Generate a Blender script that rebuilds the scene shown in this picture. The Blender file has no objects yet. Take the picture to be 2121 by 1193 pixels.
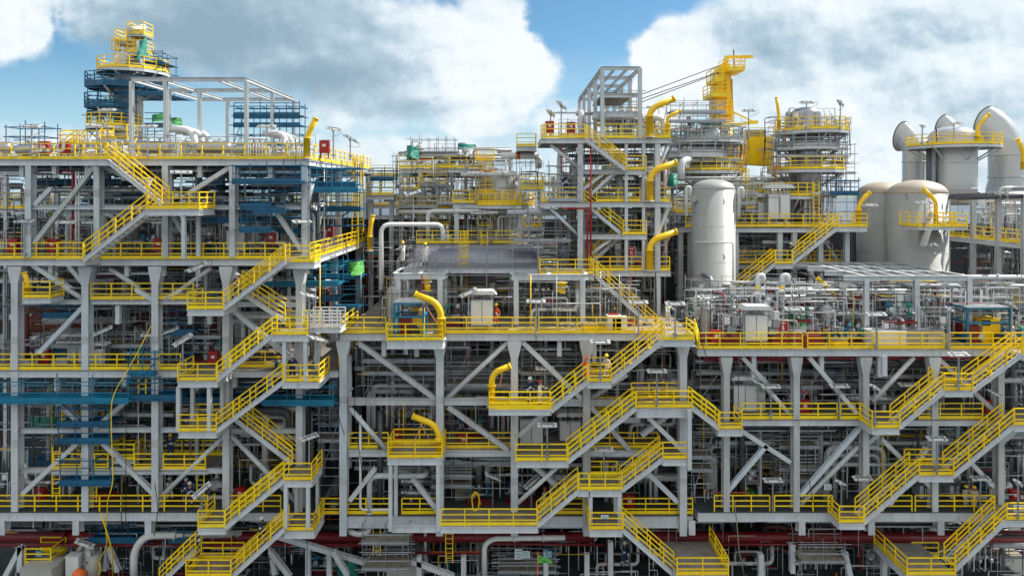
import bpy, math, random
from mathutils import Vector, Matrix, Quaternion
rad = math.radians
R = random.Random(11)
scene = bpy.context.scene
COL = scene.collection
# ---------------------------------------------------------------- camera
Y0, F, ZC, CX, CY = 47.13, 1414.0, 29.5, 1060.0, 396.0
cam_d = bpy.data.cameras.new('camera'); cam = bpy.data.objects.new('camera', cam_d); COL.objects.link(cam)
cam.location = (0, 0, ZC); cam.rotation_euler = (rad(90), 0, 0)
cam_d.sensor_width = 36; cam_d.lens = 24.0; cam_d.shift_y = -(596.5-CY)/2121.0
cam_d.clip_start = 0.5; cam_d.clip_end = 20000
scene.camera = cam
scene.view_settings.view_transform = 'Standard'; scene.view_settings.look = 'None'
scene.view_settings.exposure = 0.50; scene.view_settings.gamma = 1.0
# ---------------------------------------------------------------- sun + sky
SUN = Vector((0.65, 0.25, 0.72)).normalized()
sd = bpy.data.lights.new('sun', 'SUN'); sun = bpy.data.objects.new('sun', sd); COL.objects.link(sun)
sd.energy = 4.9; sd.angle = rad(0.5); sd.color = (1.0, 0.95, 0.87)
sun.rotation_euler = (-SUN).to_track_quat('-Z', 'Y').to_euler()
sun.location = (60, 20, 90)
world = bpy.data.worlds.new('World'); scene.world = world; world.use_nodes = True
def build_world():
    nt = world.node_tree; N = nt.nodes; L = nt.links; N.clear()
    out = N.new('ShaderNodeOutputWorld'); bg = N.new('ShaderNodeBackground'); bg.inputs[1].default_value = 0.12
    L.new(bg.outputs[0], out.inputs[0])
    sky = N.new('ShaderNodeTexSky'); sky.sky_type = 'NISHITA'; sky.sun_disc = False
    sky.sun_elevation = math.asin(SUN.z); sky.sun_rotation = math.atan2(SUN.x, SUN.y)
    sky.air_density = 1.0; sky.dust_density = 0.6; sky.ozone_density = 2.0
    tc = N.new('ShaderNodeTexCoord')
    def m(op, a, b=None, c=None, clamp=False):
        n = N.new('ShaderNodeMath'); n.operation = op; n.use_clamp = clamp
        for i, x in enumerate((a, b, c)):
            if x is None: continue
            if isinstance(x, (int, float)): n.inputs[i].default_value = x
            else: L.new(x, n.inputs[i])
        return n.outputs[0]
    sep = N.new('ShaderNodeSeparateXYZ'); L.new(tc.outputs['Generated'], sep.inputs[0])
    y = m('MAXIMUM', sep.outputs[1], 0.08)
    u = m('DIVIDE', sep.outputs[0], y); v = m('DIVIDE', sep.outputs[2], y)
    def noise(scale, detail, rough, offx=0.0, offv=0.0, stretch=1.0, dist=0.0):
        cb = N.new('ShaderNodeCombineXYZ')
        L.new(m('ADD', u, offx), cb.inputs[0]); L.new(m('MULTIPLY', m('ADD', v, offv), stretch), cb.inputs[1])
        L.new(m('MULTIPLY', sep.outputs[1], 0.7), cb.inputs[2])
        t = N.new('ShaderNodeTexNoise'); t.inputs['Scale'].default_value = scale; t.inputs['Detail'].default_value = detail
        t.inputs['Roughness'].default_value = rough; t.inputs['Distortion'].default_value = dist
        L.new(cb.outputs[0], t.inputs['Vector']); return t.outputs['Fac']
    n1 = noise(6.0, 9, 0.58, 3.1, 0, 1.25); n1b = noise(6.0, 9, 0.58, 3.1+0.012, 0.014, 1.25)
    n2 = noise(2.2, 5, 0.5, 8.0, 2.0, 2.2); n3 = noise(13, 7, 0.62, 1.0, 5.0, 1.2)
    def blob(px, py, rx, ry, s=1.0):
        a = m('DIVIDE', m('SUBTRACT', u, (px-CX)/F), rx/F); b = m('DIVIDE', m('SUBTRACT', v, (CY-py)/F), ry/F)
        d = m('SQRT', m('ADD', m('MULTIPLY', a, a), m('MULTIPLY', b, b)))
        return m('MULTIPLY', m('SUBTRACT', 1.0, d), s)
    def mx(lst):
        o = lst[0]
        for q in lst[1:]: o = m('MAXIMUM', o, q)
        return o
    # cloud field: each cloud is an ellipse in the sky whose rim is broken up by fractal noise
    cov = mx([blob(-10, 60, 150, 90), blob(480, 40, 420, 150, 1.3), blob(780, 130, 350, 165, 1.2), blob(1000, 140, 175, 125), blob(1010, 20, 90, 70, .7),
              blob(1410, 120, 120, 110), blob(1370, 210, 90, 80), blob(1500, 60, 110, 70), blob(1640, 120, 220, 260, 1.2), blob(1900, 130, 340, 300, 1.3),
              blob(2100, 60, 220, 200), blob(985, 250, 130, 55, .8), blob(1190, 260, 110, 65, .8), blob(1800, 350, 420, 120), blob(860, 330, 420, 75, .62), blob(170, 310, 420, 60, .62), blob(2080, 330, 200, 160), blob(1250, 340, 300, 70, .7)])
    cov = m('ADD', cov, m('MULTIPLY', m('SUBTRACT', n1, 0.5), 1.0))
    cov = m('ADD', cov, m('MULTIPLY', m('SUBTRACT', n3, 0.5), 0.60))
    back = m('MULTIPLY', m('LESS_THAN', sep.outputs[1], 0.12), 0.42)      # unseen clouds added behind the camera to lift the shaded steel
    cov = m('MAXIMUM', cov, m('ADD', back, m('MULTIPLY', m('SUBTRACT', n2, 0.5), 0.8)))
    dark = mx([blob(430, 70, 440, 170), blob(650, 160, 320, 90, .95), blob(850, 225, 170, 40, .6), blob(1585, 110, 150, 110, .62), blob(1740, 120, 190, 50, .4),
               blob(1960, 60, 240, 60, .35), blob(2030, 220, 190, 60, .35), blob(1900, 175, 130, 40, .3)])
    light = mx([blob(1020, 120, 200, 160), blob(1390, 140, 150, 140), blob(20, 40, 180, 110), blob(1720, 10, 150, 50, .6), blob(1960, 120, 180, 80, .5), blob(1700, 230, 160, 60, .5), blob(985, 245, 90, 50, .8), blob(1820, 330, 220, 70, .5)])
    L01 = m('MULTIPLY', m('MAXIMUM', light, 0.0), 2.2, clamp=True)
    wd = m('SUBTRACT', 0.50, m('MULTIPLY', L01, 0.34))
    cf = m('DIVIDE', m('ADD', cov, 0.02), wd, clamp=True)
    alpha = m('MULTIPLY', m('MULTIPLY', cf, cf), m('SUBTRACT', 3.0, m('MULTIPLY', cf, 2.0)))
    n3b = noise(13, 7, 0.62, 1.0+0.007, 5.0+0.008, 1.2)
    sh = m('SUBTRACT', m('MULTIPLY', m('MAXIMUM', light, 0.0), 1.1), m('MULTIPLY', m('MAXIMUM', dark, 0.0), 1.75))
    sh = m('ADD', sh, m('MULTIPLY', m('SUBTRACT', n2, 0.5), 0.7))
    sh = m('ADD', sh, m('MULTIPLY', m('SUBTRACT', n1, n1b), 4.0))
    sh = m('ADD', sh, m('MULTIPLY', m('SUBTRACT', n3, n3b), m('ADD', 0.5, m('MULTIPLY', L01, 2.0))))
    sh = m('SUBTRACT', sh, m('MULTIPLY', m('SUBTRACT', cov, 0.35), m('MULTIPLY', L01, 0.5)))
    sh = m('ADD', sh, 0.40)
    sh = m('ADD', sh, m('MULTIPLY', m('LESS_THAN', sep.outputs[1], 0.12), 0.8))  # added rear clouds made paler to brighten shaded faces
    mr2 = N.new('ShaderNodeMapRange'); mr2.interpolation_type = 'SMOOTHSTEP'
    mr2.inputs['From Min'].default_value = -1.35; mr2.inputs['From Max'].default_value = 1.15; L.new(sh, mr2.inputs['Value'])
    cr = N.new('ShaderNodeValToRGB'); L.new(mr2.outputs[0], cr.inputs[0]); e = cr.color_ramp.elements
    k = 7.7
    e[0].position = 0; e[0].color = (.225, .325, .405, 1); e[1].position = 1; e[1].color = (.74, .78, .80, 1)
    q = e.new(0.42); q.color = (.38, .49, .57, 1); q = e.new(0.75); q.color = (.60, .68, .735, 1)
    sc = N.new('ShaderNodeVectorMath'); sc.operation = 'SCALE'; sc.inputs['Scale'].default_value = k; L.new(cr.outputs[0], sc.inputs[0]); L.new(m('ADD', k, m('MULTIPLY', m('LESS_THAN', sep.outputs[1], 0.0), 0.6)), sc.inputs['Scale'])  # rear half of the sky boosted further for that fill
    tint = N.new('ShaderNodeMix'); tint.data_type = 'RGBA'; tint.blend_type = 'MULTIPLY'; tint.inputs[0].default_value = 1.0
    L.new(sky.outputs[0], tint.inputs[6]); tint.inputs[7].default_value = (0.49, 0.70, 0.77, 1)
    hz = N.new('ShaderNodeMapRange'); hz.inputs['From Min'].default_value = 0.0; hz.inputs['From Max'].default_value = 0.22; hz.inputs['To Min'].default_value = 1.0; hz.inputs['To Max'].default_value = 0.0; hz.interpolation_type = 'SMOOTHSTEP'
    L.new(v, hz.inputs['Value'])
    hm = N.new('ShaderNodeMix'); hm.data_type = 'RGBA'; hm.inputs[7].default_value = (3.6, 4.9, 5.9, 1); L.new(m('MULTIPLY', hz.outputs[0], .75), hm.inputs[0])
    mix = N.new('ShaderNodeMix'); mix.data_type = 'RGBA'
    L.new(m('MULTIPLY', alpha, 0.97), mix.inputs[0]); L.new(tint.outputs[2], hm.inputs[6]); L.new(hm.outputs[2], mix.inputs[6]); L.new(sc.outputs[0], mix.inputs[7])
    L.new(mix.outputs[2], bg.inputs[0])
build_world()
# ---------------------------------------------------------------- materials
MATS = {}
def mat(name, col, rough=0.5, metal=0.0, var=0.12, scale=1.2, streak=0.0, dirt=(0.12, 0.09, 0.06), bump=0.0):
    m = bpy.data.materials.new(name); m.use_nodes = True; nt = m.node_tree; N = nt.nodes; L = nt.links
    b = N['Principled BSDF']; b.inputs['Roughness'].default_value = rough; b.inputs['Metallic'].default_value = metal
    geo = N.new('ShaderNodeNewGeometry')
    t = N.new('ShaderNodeTexNoise'); t.inputs['Scale'].default_value = scale; t.inputs['Detail'].default_value = 6; t.inputs['Roughness'].default_value = .65
    L.new(geo.outputs['Position'], t.inputs['Vector'])
    mr = N.new('ShaderNodeMapRange'); mr.inputs[1].default_value = .3; mr.inputs[2].default_value = .7
    mr.inputs[3].default_value = 1-var; mr.inputs[4].default_value = 1+var*.7; L.new(t.outputs['Fac'], mr.inputs[0])
    mul = N.new('ShaderNodeVectorMath'); mul.operation = 'SCALE'; mul.inputs[0].default_value = col; L.new(mr.outputs[0], mul.inputs['Scale'])
    cur = mul.outputs[0]
    if streak:
        mp = N.new('ShaderNodeMapping'); mp.inputs['Scale'].default_value = (3.0, 3.0, 0.35); L.new(geo.outputs['Position'], mp.inputs[0])
        s = N.new('ShaderNodeTexNoise'); s.inputs['Scale'].default_value = 1.6; s.inputs['Detail'].default_value = 7; L.new(mp.outputs[0], s.inputs['Vector'])
        r2 = N.new('ShaderNodeMapRange'); r2.inputs[1].default_value = .52; r2.inputs[2].default_value = .78; r2.inputs[4].default_value = streak
        L.new(s.outputs['Fac'], r2.inputs[0])
        mx = N.new('ShaderNodeMix'); mx.data_type = 'RGBA'; L.new(r2.outputs[0], mx.inputs[0]); L.new(cur, mx.inputs[6]); mx.inputs[7].default_value = (*dirt, 1)
        cur = mx.outputs[2]
    L.new(cur, b.inputs['Base Color'])
    r3 = N.new('ShaderNodeMapRange'); r3.inputs[3].default_value = max(.05, rough-.12); r3.inputs[4].default_value = min(1, rough+.15); L.new(t.outputs['Fac'], r3.inputs[0]); L.new(r3.outputs[0], b.inputs['Roughness'])
    MATS[name] = m; return m
mat('steel', (.55, .575, .59), .5, 0, .13, .8, .42, (.25, .21, .17))
mat('steel_dark', (.10, .105, .11), .6, 0, .2, 1.1, .4)  # also darkens steel deep in the bays, standing in for shade
mat('yellow', (.97, .65, .005), .42, 0, .14, 1.6, .30, (.42, .27, .04))
mat('yellow_worn', (.93, .65, .015), .55, 0, .2, 1.3, .42, (.50, .36, .12))
mat('yellow_bright', (.99, .71, .006), .38, 0, .10, 1.6, .2, (.5, .33, .05))
mat('steel_worn', (.47, .485, .48), .6, 0, .18, .6, .6, (.24, .18, .12))
mat('steel_cool', (.54, .59, .62), .45, 0, .10, 1.0, .3, (.25, .22, .18))
mat('yellow_deep', (.92, .56, .004), .35, 0, .12, 1.0, .2, (.4, .25, .03))
mat('white', (.66, .66, .64), .4, 0, .08, 1.0, .2, (.4, .36, .3))
mat('tank', (.37, .38, .365), .42, 0, .07, .3, .35, (.27, .245, .20))
mat('tank_tan', (.42, .355, .275), .45, 0, .08, .3, .15)
mat('duct', (.50, .51, .51), .28, .15, .05, .2, .12, (.45, .45, .45))
mat('galv', (.36, .38, .40), .38, .65, .2, 3.0, .2)
mat('cladding', (.38, .375, .38), .3, .75, .15, .7, .2, (.3, .25, .25))
mat('purple_clad', (.27, .26, .30), .42, .35, .25, .6, .4, (.5, .48, .5))
mat('red', (.36, .010, .014), .4, 0, .15, 1.0, .1)
mat('dark_red', (.20, .010, .014), .45, 0, .2, .8, .3, (.12, .05, .04))
mat('rust', (.19, .06, .035), .8, 0, .4, 2.0)
mat('blue', (.002, .095, .19), .5, 0, .35, .7, .45, (.02, .05, .10))
mat('blue_light', (.003, .17, .29), .5, 0, .35, .7, .3, (.02, .07, .14))
mat('green', (.03, .22, .045), .6, 0, .3, 1.5)
mat('teal', (.01, .22, .16), .6, 0, .3, 1.5)
mat('lime', (.11, .45, .08), .6, 0, .12, 1.5)
mat('orange', (.80, .14, .02), .55, 0, .15, 3)
mat('pink', (.70, .27, .22), .6, 0, .1, 3)
mat('grating', (.26, .235, .205), .7, .1, .35, 1.5, .4, (.10, .09, .08))
mat('plate', (.20, .185, .165), .7, 0, .35, .8, .5, (.16, .13, .10))
mat('plank', (.30, .26, .20), .8, 0, .35, 2.0, .3)
mat('green_deck', (.06, .072, .07), .7, 0, .45, .5, .5, (.12, .10, .08))
mat('backdrop_dark', (.035, .037, .04), .8)  # near-black sheet colour standing in for unlit bay depth
mat('black', (.02, .02, .022), .5, 0, .3)
mat('dark_pipe', (.07, .07, .075), .4, .2, .3)  # also given to light grey pipes in the bays as painted shade
mat('skin_tone', (.34, .19, .12), .6, 0, .1)
mat('navy', (.012, .025, .08), .8, 0, .2, 6)
mat('coverall_white', (.72, .70, .66), .85, 0, .15, 6)
mat('coverall_beige', (.55, .50, .40), .85, 0, .15, 6)
mat('coverall_orange', (.75, .10, .02), .8, 0, .15, 6)
mat('reflective', (.75, .78, .78), .3, .1, .05)
mat('boot', (.03, .025, .02), .7)
mat('concrete', (.42, .40, .36), .85, 0, .2, .5, .2)
mat('sea', (.02, .04, .055), .25, 0, .3, .02)
mat('land', (.16, .20, .15), .9, 0, .4, .01)
mat('sign_blue', (.03, .25, .38), .5)
# fabric with folds is modelled; lamp tube glass
mat('lamp_glass', (.80, .82, .82), .2, 0, .04)
# ---------------------------------------------------------------- geometry helpers
def W(px, py, d=0.0):
    Y = Y0+d; return Vector(((px-CX)*Y/F, Y, ZC-(py-CY)*Y/F))
def V(*a): return Vector(a)
UPZ = V(0, 0, 1)
class MB:
    def __init__(s): s.v = []; s.f = []; s.s = []
    def poly(s, vs, faces, smooth=False):
        b = len(s.v); s.v += [tuple(x) for x in vs]
        for f in faces: s.f.append([b+i for i in f]); s.s.append(smooth)
        return s
    def box(s, c, sz, rz=0.0):
        c = V(*c); h = [a/2 for a in sz]; q = Matrix.Rotation(rz, 3, 'Z') if rz else None
        vs = []
        for x in (-1, 1):
            for y in (-1, 1):
                for z in (-1, 1):
                    p = V(x*h[0], y*h[1], z*h[2]); vs.append(c+(q@p if q else p))
        return s.poly(vs, [(0, 1, 3, 2), (4, 6, 7, 5), (0, 4, 5, 1), (2, 3, 7, 6), (0, 2, 6, 4), (1, 5, 7, 3)])
    def sect(s, p, q, up, prof):
        p = V(*p); q = V(*q); d = (q-p).normalized(); up = V(*up); a = d.cross(up)
        if a.length < 1e-4: a = d.cross(V(0, 1, 0))
        a.normalize(); u = a.cross(d).normalized(); n = len(prof)
        vs = [p+a*x+u*y for x, y in prof]+[q+a*x+u*y for x, y in prof]
        fs = [(i, (i+1) % n, n+(i+1) % n, n+i) for i in range(n)]+[tuple(range(n-1, -1, -1)), tuple(range(n, 2*n))]
        return s.poly(vs, fs)
    def bar(s, p, q, w, h, up=(0, 0, 1)):
        return s.sect(p, q, up, [(-w/2, -h/2), (w/2, -h/2), (w/2, h/2), (-w/2, h/2)])
    def ibeam(s, p, q, w, h, up=(0, 0, 1), tf=.035, tw=.03):
        a = w/2; b = h/2; c = tw/2; e = b-tf
        return s.sect(p, q, up, [(-a, -b), (a, -b), (a, -e), (c, -e), (c, e), (a, e), (a, b), (-a, b), (-a, e), (-c, e), (-c, -e), (-a, -e)])
    def tube(s, pts, r, n=10, bend=None, caps=True, seg=5):
        pts = [V(*p) for p in pts]; path = [pts[0]]
        for i in range(1, len(pts)-1):
            a, b, c = pts[i-1], pts[i], pts[i+1]; d1 = (a-b); d2 = (c-b); l1 = d1.length; l2 = d2.length
            if l1 < 1e-5 or l2 < 1e-5: continue
            t = min(bend if bend else r*3, l1*.48, l2*.48); d1.normalize(); d2.normalize()
            P = b+d1*t; Q = b+d2*t
            for k in range(seg+1):
                w = k/seg; path.append(P*(1-w)**2+b*2*w*(1-w)+Q*w*w)
        path.append(pts[-1]); m = len(path)
        tan = [(path[min(i+1, m-1)]-path[max(i-1, 0)]).normalized() for i in range(m)]
        nrm = tan[0].orthogonal().normalized(); vs = []
        rr = r if isinstance(r, (list, tuple)) else None
        for i in range(m):
            if i:
                ax = tan[i-1].rotation_difference(tan[i]); nrm = ax @ nrm
            bi = tan[i].cross(nrm).normalized(); nn = bi.cross(tan[i]).normalized()
            for k in range(n):
                an = 2*math.pi*k/n; vs.append(path[i]+(nn*math.cos(an)+bi*math.sin(an))*r)
        fs = [(i*n+k, i*n+(k+1) % n, (i+1)*n+(k+1) % n, (i+1)*n+k) for i in range(m-1) for k in range(n)]
        s.poly(vs, fs, True)
        if caps:
            b = len(s.v)-len(vs); s.f.append([b+k for k in range(n-1, -1, -1)]); s.s.append(False)
            s.f.append([b+(m-1)*n+k for k in range(n)]); s.s.append(False)
        return s
    def lathe(s, prof, base=(0, 0, 0), axis=(0, 0, 1), n=24, smooth=True):
        base = V(*base); q = UPZ.rotation_difference(V(*axis).normalized()); vs = []
        for r_, z in prof:
            for k in range(n):
                a = 2*math.pi*k/n; vs.append(base+q@V(r_*math.cos(a), r_*math.sin(a), z))
        m = len(prof); fs = [(i*n+k, i*n+(k+1) % n, (i+1)*n+(k+1) % n, (i+1)*n+k) for i in range(m-1) for k in range(n)]
        s.poly(vs, fs, smooth); b = len(s.v)-len(vs)
        if prof[0][0] > 1e-4: s.f.append([b+k for k in range(n-1, -1, -1)]); s.s.append(False)
        if prof[-1][0] > 1e-4: s.f.append([b+(m-1)*n+k for k in range(n)]); s.s.append(False)
        return s
    def cyl(s, p, q, r, n=12): return s.tube([p, q], r, n)
    def prism(s, poly, y0, y1):     # polygon in x,z extruded along y
        n = len(poly); vs = [(x, y0, z) for x, z in poly]+[(x, y1, z) for x, z in poly]
        return s.poly(vs, [(i, (i+1) % n, n+(i+1) % n, n+i) for i in range(n)]+[tuple(range(n-1, -1, -1)), tuple(range(n, 2*n))])
    def build(s, name, m, parent=None, label=None):
        o0 = base(parent) if parent else V(0, 0, 0)
        me = bpy.data.meshes.new(name); me.from_pydata([(x-o0.x, y-o0.y, z-o0.z) for x, y, z in s.v], [], s.f)
        me.polygons.foreach_set('use_smooth', s.s); me.materials.append(MATS[m]); me.validate(); me.update()
        o = bpy.data.objects.new(name, me); COL.objects.link(o)
        if parent: o.parent = parent
        if label: o['label'] = label
        return o
def base(o):
    b = V(0, 0, 0)
    while o: b = b+o.location; o = o.parent
    return b
def tag(o, label=None, cat=None, group=None, kind=None):
    if label: o['label'] = label
    if cat: o['category'] = cat
    if group: o['group'] = group
    if kind: o['kind'] = kind
    return o
def thing(name, label, cat, loc=(0, 0, 0), group=None):
    o = bpy.data.objects.new(name, None); COL.objects.link(o); o.location = loc; o.empty_display_size = .3
    return tag(o, label, cat, group)
def solo(o):        # turn a single mesh built in world coordinates into a thing with its origin at its own foot
    me = o.data; xs = [v.co for v in me.vertices]
    c = V(sum(v.x for v in xs)/len(xs), sum(v.y for v in xs)/len(xs), min(v.z for v in xs))
    me.transform(Matrix.Translation(-c)); o.location = c; return o
KIDS = {}
def kids(o): return [c for c in bpy.data.objects if c.parent == o]
UNIT = {}
def unit(kind, m):
    k = (kind, m)
    if k not in UNIT:
        mb = MB()
        if kind == 'sq': mb.bar((0, 0, 0), (0, 0, 1), 2, 2, (0, 1, 0))
        elif kind == 'cyl': mb.tube([(0, 0, 0), (0, 0, 1)], 1, 8)
        elif kind == 'rnd': mb.tube([(0, 0, 0), (0, 0, 1)], 1, 16)
        elif kind == 'box': mb.box((0, 0, 0), (1, 1, 1))
        me = bpy.data.meshes.new('unit_'+kind); me.from_pydata(mb.v, [], mb.f); me.polygons.foreach_set('use_smooth', mb.s); me.materials.append(MATS[m]); UNIT[k] = me
    return UNIT[k]
def stick(name, parent, p, q, r, m, kind='sq', r2=None):
    p = V(*p); q = V(*q); d = q-p; o = bpy.data.objects.new(name, unit(kind, m)); COL.objects.link(o)
    o.location = p-(base(parent) if parent else V(0, 0, 0)); o.rotation_mode = 'QUATERNION'
    o.rotation_quaternion = UPZ.rotation_difference(d.normalized()) if d.length > 0 else Quaternion()
    o.scale = (r, r2 or r, d.length); o.parent = parent; return o
def block(name, parent, c, sz, m, rz=0):
    o = bpy.data.objects.new(name, unit('box', m)); COL.objects.link(o); o.location = V(*c)-(base(parent) if parent else V(0, 0, 0))
    o.rotation_euler = (0, 0, rz); o.scale = sz; o.parent = parent; return o
# copies
TREE = {}
def copy_tree(root, loc, rz=0.0, sc=1.0):
    c = root.copy(); COL.objects.link(c); c.location = loc; c.rotation_euler = (0, 0, rz); c.scale = (sc,)*3 if not isinstance(sc, tuple) else sc
    mp = {root: c}
    for k in TREE[root['proto']]:
        n = k.copy(); COL.objects.link(n); n.parent = mp[k.parent]; mp[k] = n
    return c
PROTO = {}
def place(kind, loc, rz=0.0, sc=1.0):
    """first use builds the prototype and puts it in place, later uses copy it with its parts"""
    if kind not in PROTO:
        before = set(o.name for o in bpy.data.objects)
        r = BUILD[kind](); TREE[kind] = [o for o in bpy.data.objects if o.name not in before and o != r]
        TREE[kind].sort(key=lambda o: 0 if o.parent == r else 1); r['proto'] = kind; PROTO[kind] = r
        r.location = loc; r.rotation_euler = (0, 0, rz); r.scale = (sc,)*3 if not isinstance(sc, tuple) else sc
        return r
    return copy_tree(PROTO[kind], loc, rz, sc)
# ---------------------------------------------------------------- automatic "which one" labels
ORD = ['', 'first', 'second', 'third', 'fourth', 'fifth', 'sixth', 'seventh', 'eighth', 'ninth', 'tenth', 'eleventh', 'twelfth', 'thirteenth', 'fourteenth', 'fifteenth',
       'sixteenth', 'seventeenth', 'eighteenth', 'nineteenth', 'twentieth']
def ordn(i):
    if i <= 20: return ORD[i]
    t = {2: 'twenty', 3: 'thirty', 4: 'forty', 5: 'fifty', 6: 'sixty', 7: 'seventy', 8: 'eighty', 9: 'ninety'}[i//10] if i < 100 else 'hundred and '+ordn(i-100)
    if i >= 100: return t
    return (t+'-'+ORD[i % 10]) if i % 10 else {2: 'twentieth', 3: 'thirtieth', 4: 'fortieth', 5: 'fiftieth', 6: 'sixtieth', 7: 'seventieth', 8: 'eightieth', 9: 'ninetieth'}[i//10]
def zone(px, py):
    if px < 700:
        for y, n in ((150, 'atop the left column tower'), (345, 'on the left top deck'), (550, 'on the left second deck'), (640, 'under the left second deck'), (785, 'on the left third deck'),
                     (915, 'below the left third deck'), (1085, 'on the left fourth deck'), (9999, 'beneath the left module')):
            if py < y: return n
    if px < 1440:
        for y, n in ((300, 'atop the central tower'), (435, 'high in the central tier'), (575, 'on the central upper deck'), (712, 'on the central main deck'), (850, 'below the central main deck'),
                     (960, 'on the central lower deck'), (1100, 'on the central bottom deck'), (9999, 'beneath the central module')):
            if py < y: return n
    for y, n in ((360, 'atop the right towers'), (480, 'on the right rear deck'), (610, 'behind the right deck frames'), (740, 'on the right open deck'), (890, 'on the right middle walkway level'),
                 (1085, 'on the right bottom deck'), (9999, 'beneath the right module')):
        if py < y: return n
AUTO = []
def auto(o, phrase, cat, group): AUTO.append((o, phrase)); tag(o, None, cat, group); return o
def finish_labels():
    d = {}
    for o, ph in AUTO:
        l = o.location; px = l.x*F/max(l.y, 1)+CX; py = CY+(ZC-l.z-.3)*F/max(l.y, 1)
        d.setdefault((ph, zone(px, py)), []).append((px, o.name, o))
    for (ph, z), lst in d.items():
        lst.sort(key=lambda t: (t[0], t[1]))
        for i, t in enumerate(lst):
            o = t[2]
            if len(lst) == 1: o['label'] = f'{ph} {z}'
            elif i == 0: o['label'] = f'leftmost {ph} {z}'
            elif i == len(lst)-1: o['label'] = f'rightmost {ph} {z}'
            else: o['label'] = f'{ph} {z}, {ordn(i+1)} from the left'
# ---------------------------------------------------------------- rails, stairs, platforms, frames
def rail_geo(parent, pts, m='yellow', toe=True, h=1.1, sp=1.45, name='guard_rail', nmid=2, rr=.034, part=True):
    pts = [V(*p) for p in pts]; mb = MB()
    zs = [h]+[h*(nmid-k)/(nmid+1) for k in range(nmid)]
    for z in zs:
        for a, b in zip(pts, pts[1:]): mb.bar(a+V(0, 0, z), b+V(0, 0, z), rr*2, rr*2)
    if part:
        g = mb.build(name, m, parent)
    else:
        g = parent; mb.build('rail', m, parent)
    if toe:
        tb = MB()
        for a, b in zip(pts, pts[1:]): tb.bar(a+V(0, 0, .11), b+V(0, 0, .13), .016, .22)
        tb.build('toe_board', m, g)
    done = []
    for a, b in zip(pts, pts[1:]):
        L_ = (b-a).length; n = max(1, round(L_/sp))
        for i in range(n+1):
            p = a.lerp(b, i/n)
            if any((p-q).length < .25 for q in done): continue
            done.append(p); stick('post', g, p-V(0, 0, .05), p+V(0, 0, h), rr*1.05, m)
    return g
def guard(pts, label, m='yellow', **k):
    if m == 'yellow': m = R.choice(('yellow', 'yellow', 'yellow_worn', 'yellow_bright'))
    pts = [V(*p) for p in pts]
    t = thing('guard_rail', label, 'railing', (pts[0]+pts[-1])/2, 'yellow deck railings' if 'yellow' in m else None)
    rail_geo(t, pts, m, part=False, **k); return t
def stair(x0, y0, x1, y1, d, label, w=.95, parent=None, m='steel', back=True):
    """bottom (x0,y0) and top (x1,y1) of the near stringer in photo pixels at depth d; the flight is w wide"""
    p = W(x0, y0, d); q = W(x1, y1, d); t = thing('staircase', label, 'staircase', p, 'yellow railed stair flights')
    dv = V(0, w, 0); dr = (q-p)
    for o in (V(0, 0, 0), dv):
        mb = MB(); mb.ibeam(p+o, q+o, .10, .30, (0, 0, 1), .03, .02); mb.build('stringer', m, t)
    n = max(3, int(abs(dr.z)/.24))
    for i in range(n):
        c = p.lerp(q, (i+.5)/n)+V(0, w/2, .05); block('tread', t, c, (.27, w-.1, .035), 'yellow' if i % 4 == 0 else 'grating')
    ym = R.choice(('yellow', 'yellow', 'yellow_worn', 'yellow_bright'))
    for o in (V(0, -.02, .12), dv+V(0, .02, .12)):
        rail_geo(t, [p+o, q+o], ym, toe=False, name='handrail', sp=1.25, h=1.05)
    return t
def platform(x0, x1, py, d0, d1, label, rails='FLR', legs=(), legy=None, bh=.38, name='landing', cat='platform', plate='grating', gap=None, legd=None):
    a = W(x0, py, d0); b = W(x1, py, d0); z = a.z; X0, X1, YA, YB = a.x, b.x, Y0+d0, Y0+d1
    t = thing(name, label, cat, (X0, YA, z), 'steel stair landings')
    MB().box(((X0+X1)/2, (YA+YB)/2, z-.03), (X1-X0, YB-YA, .05)).build('deck_plate', plate, t)
    for (p, q) in (((X0, YA, z), (X1, YA, z)), ((X0, YB, z), (X1, YB, z)), ((X0, YA, z), (X0, YB, z)), ((X1, YA, z), (X1, YB, z))):
        MB().ibeam(V(*p)-V(0, 0, .06+bh/2), V(*q)-V(0, 0, .06+bh/2), .16, bh).build('edge_beam', 'steel', t)
    C = {'F': [(X0, YA, z), (X1, YA, z)], 'B': [(X0, YB, z), (X1, YB, z)], 'L': [(X0, YA, z), (X0, YB, z)], 'R': [(X1, YA, z), (X1, YB, z)]}
    ym = R.choice(('yellow', 'yellow', 'yellow_worn', 'yellow_bright'))
    for s in rails: rail_geo(t, C[s], ym)
    for lx in legs:
        l = W(lx, legy, d0)
        MB().ibeam((l.x, YA+.1, z-.06-bh), (l.x, YA+.1, l.z), .24, .24, (0, 1, 0)).build('leg', 'steel', t)
        MB().ibeam((l.x, YB-.1, z-.06-bh), (l.x, YB-.1, l.z), .24, .24, (0, 1, 0)).build('leg', 'steel', t)
    return t
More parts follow.
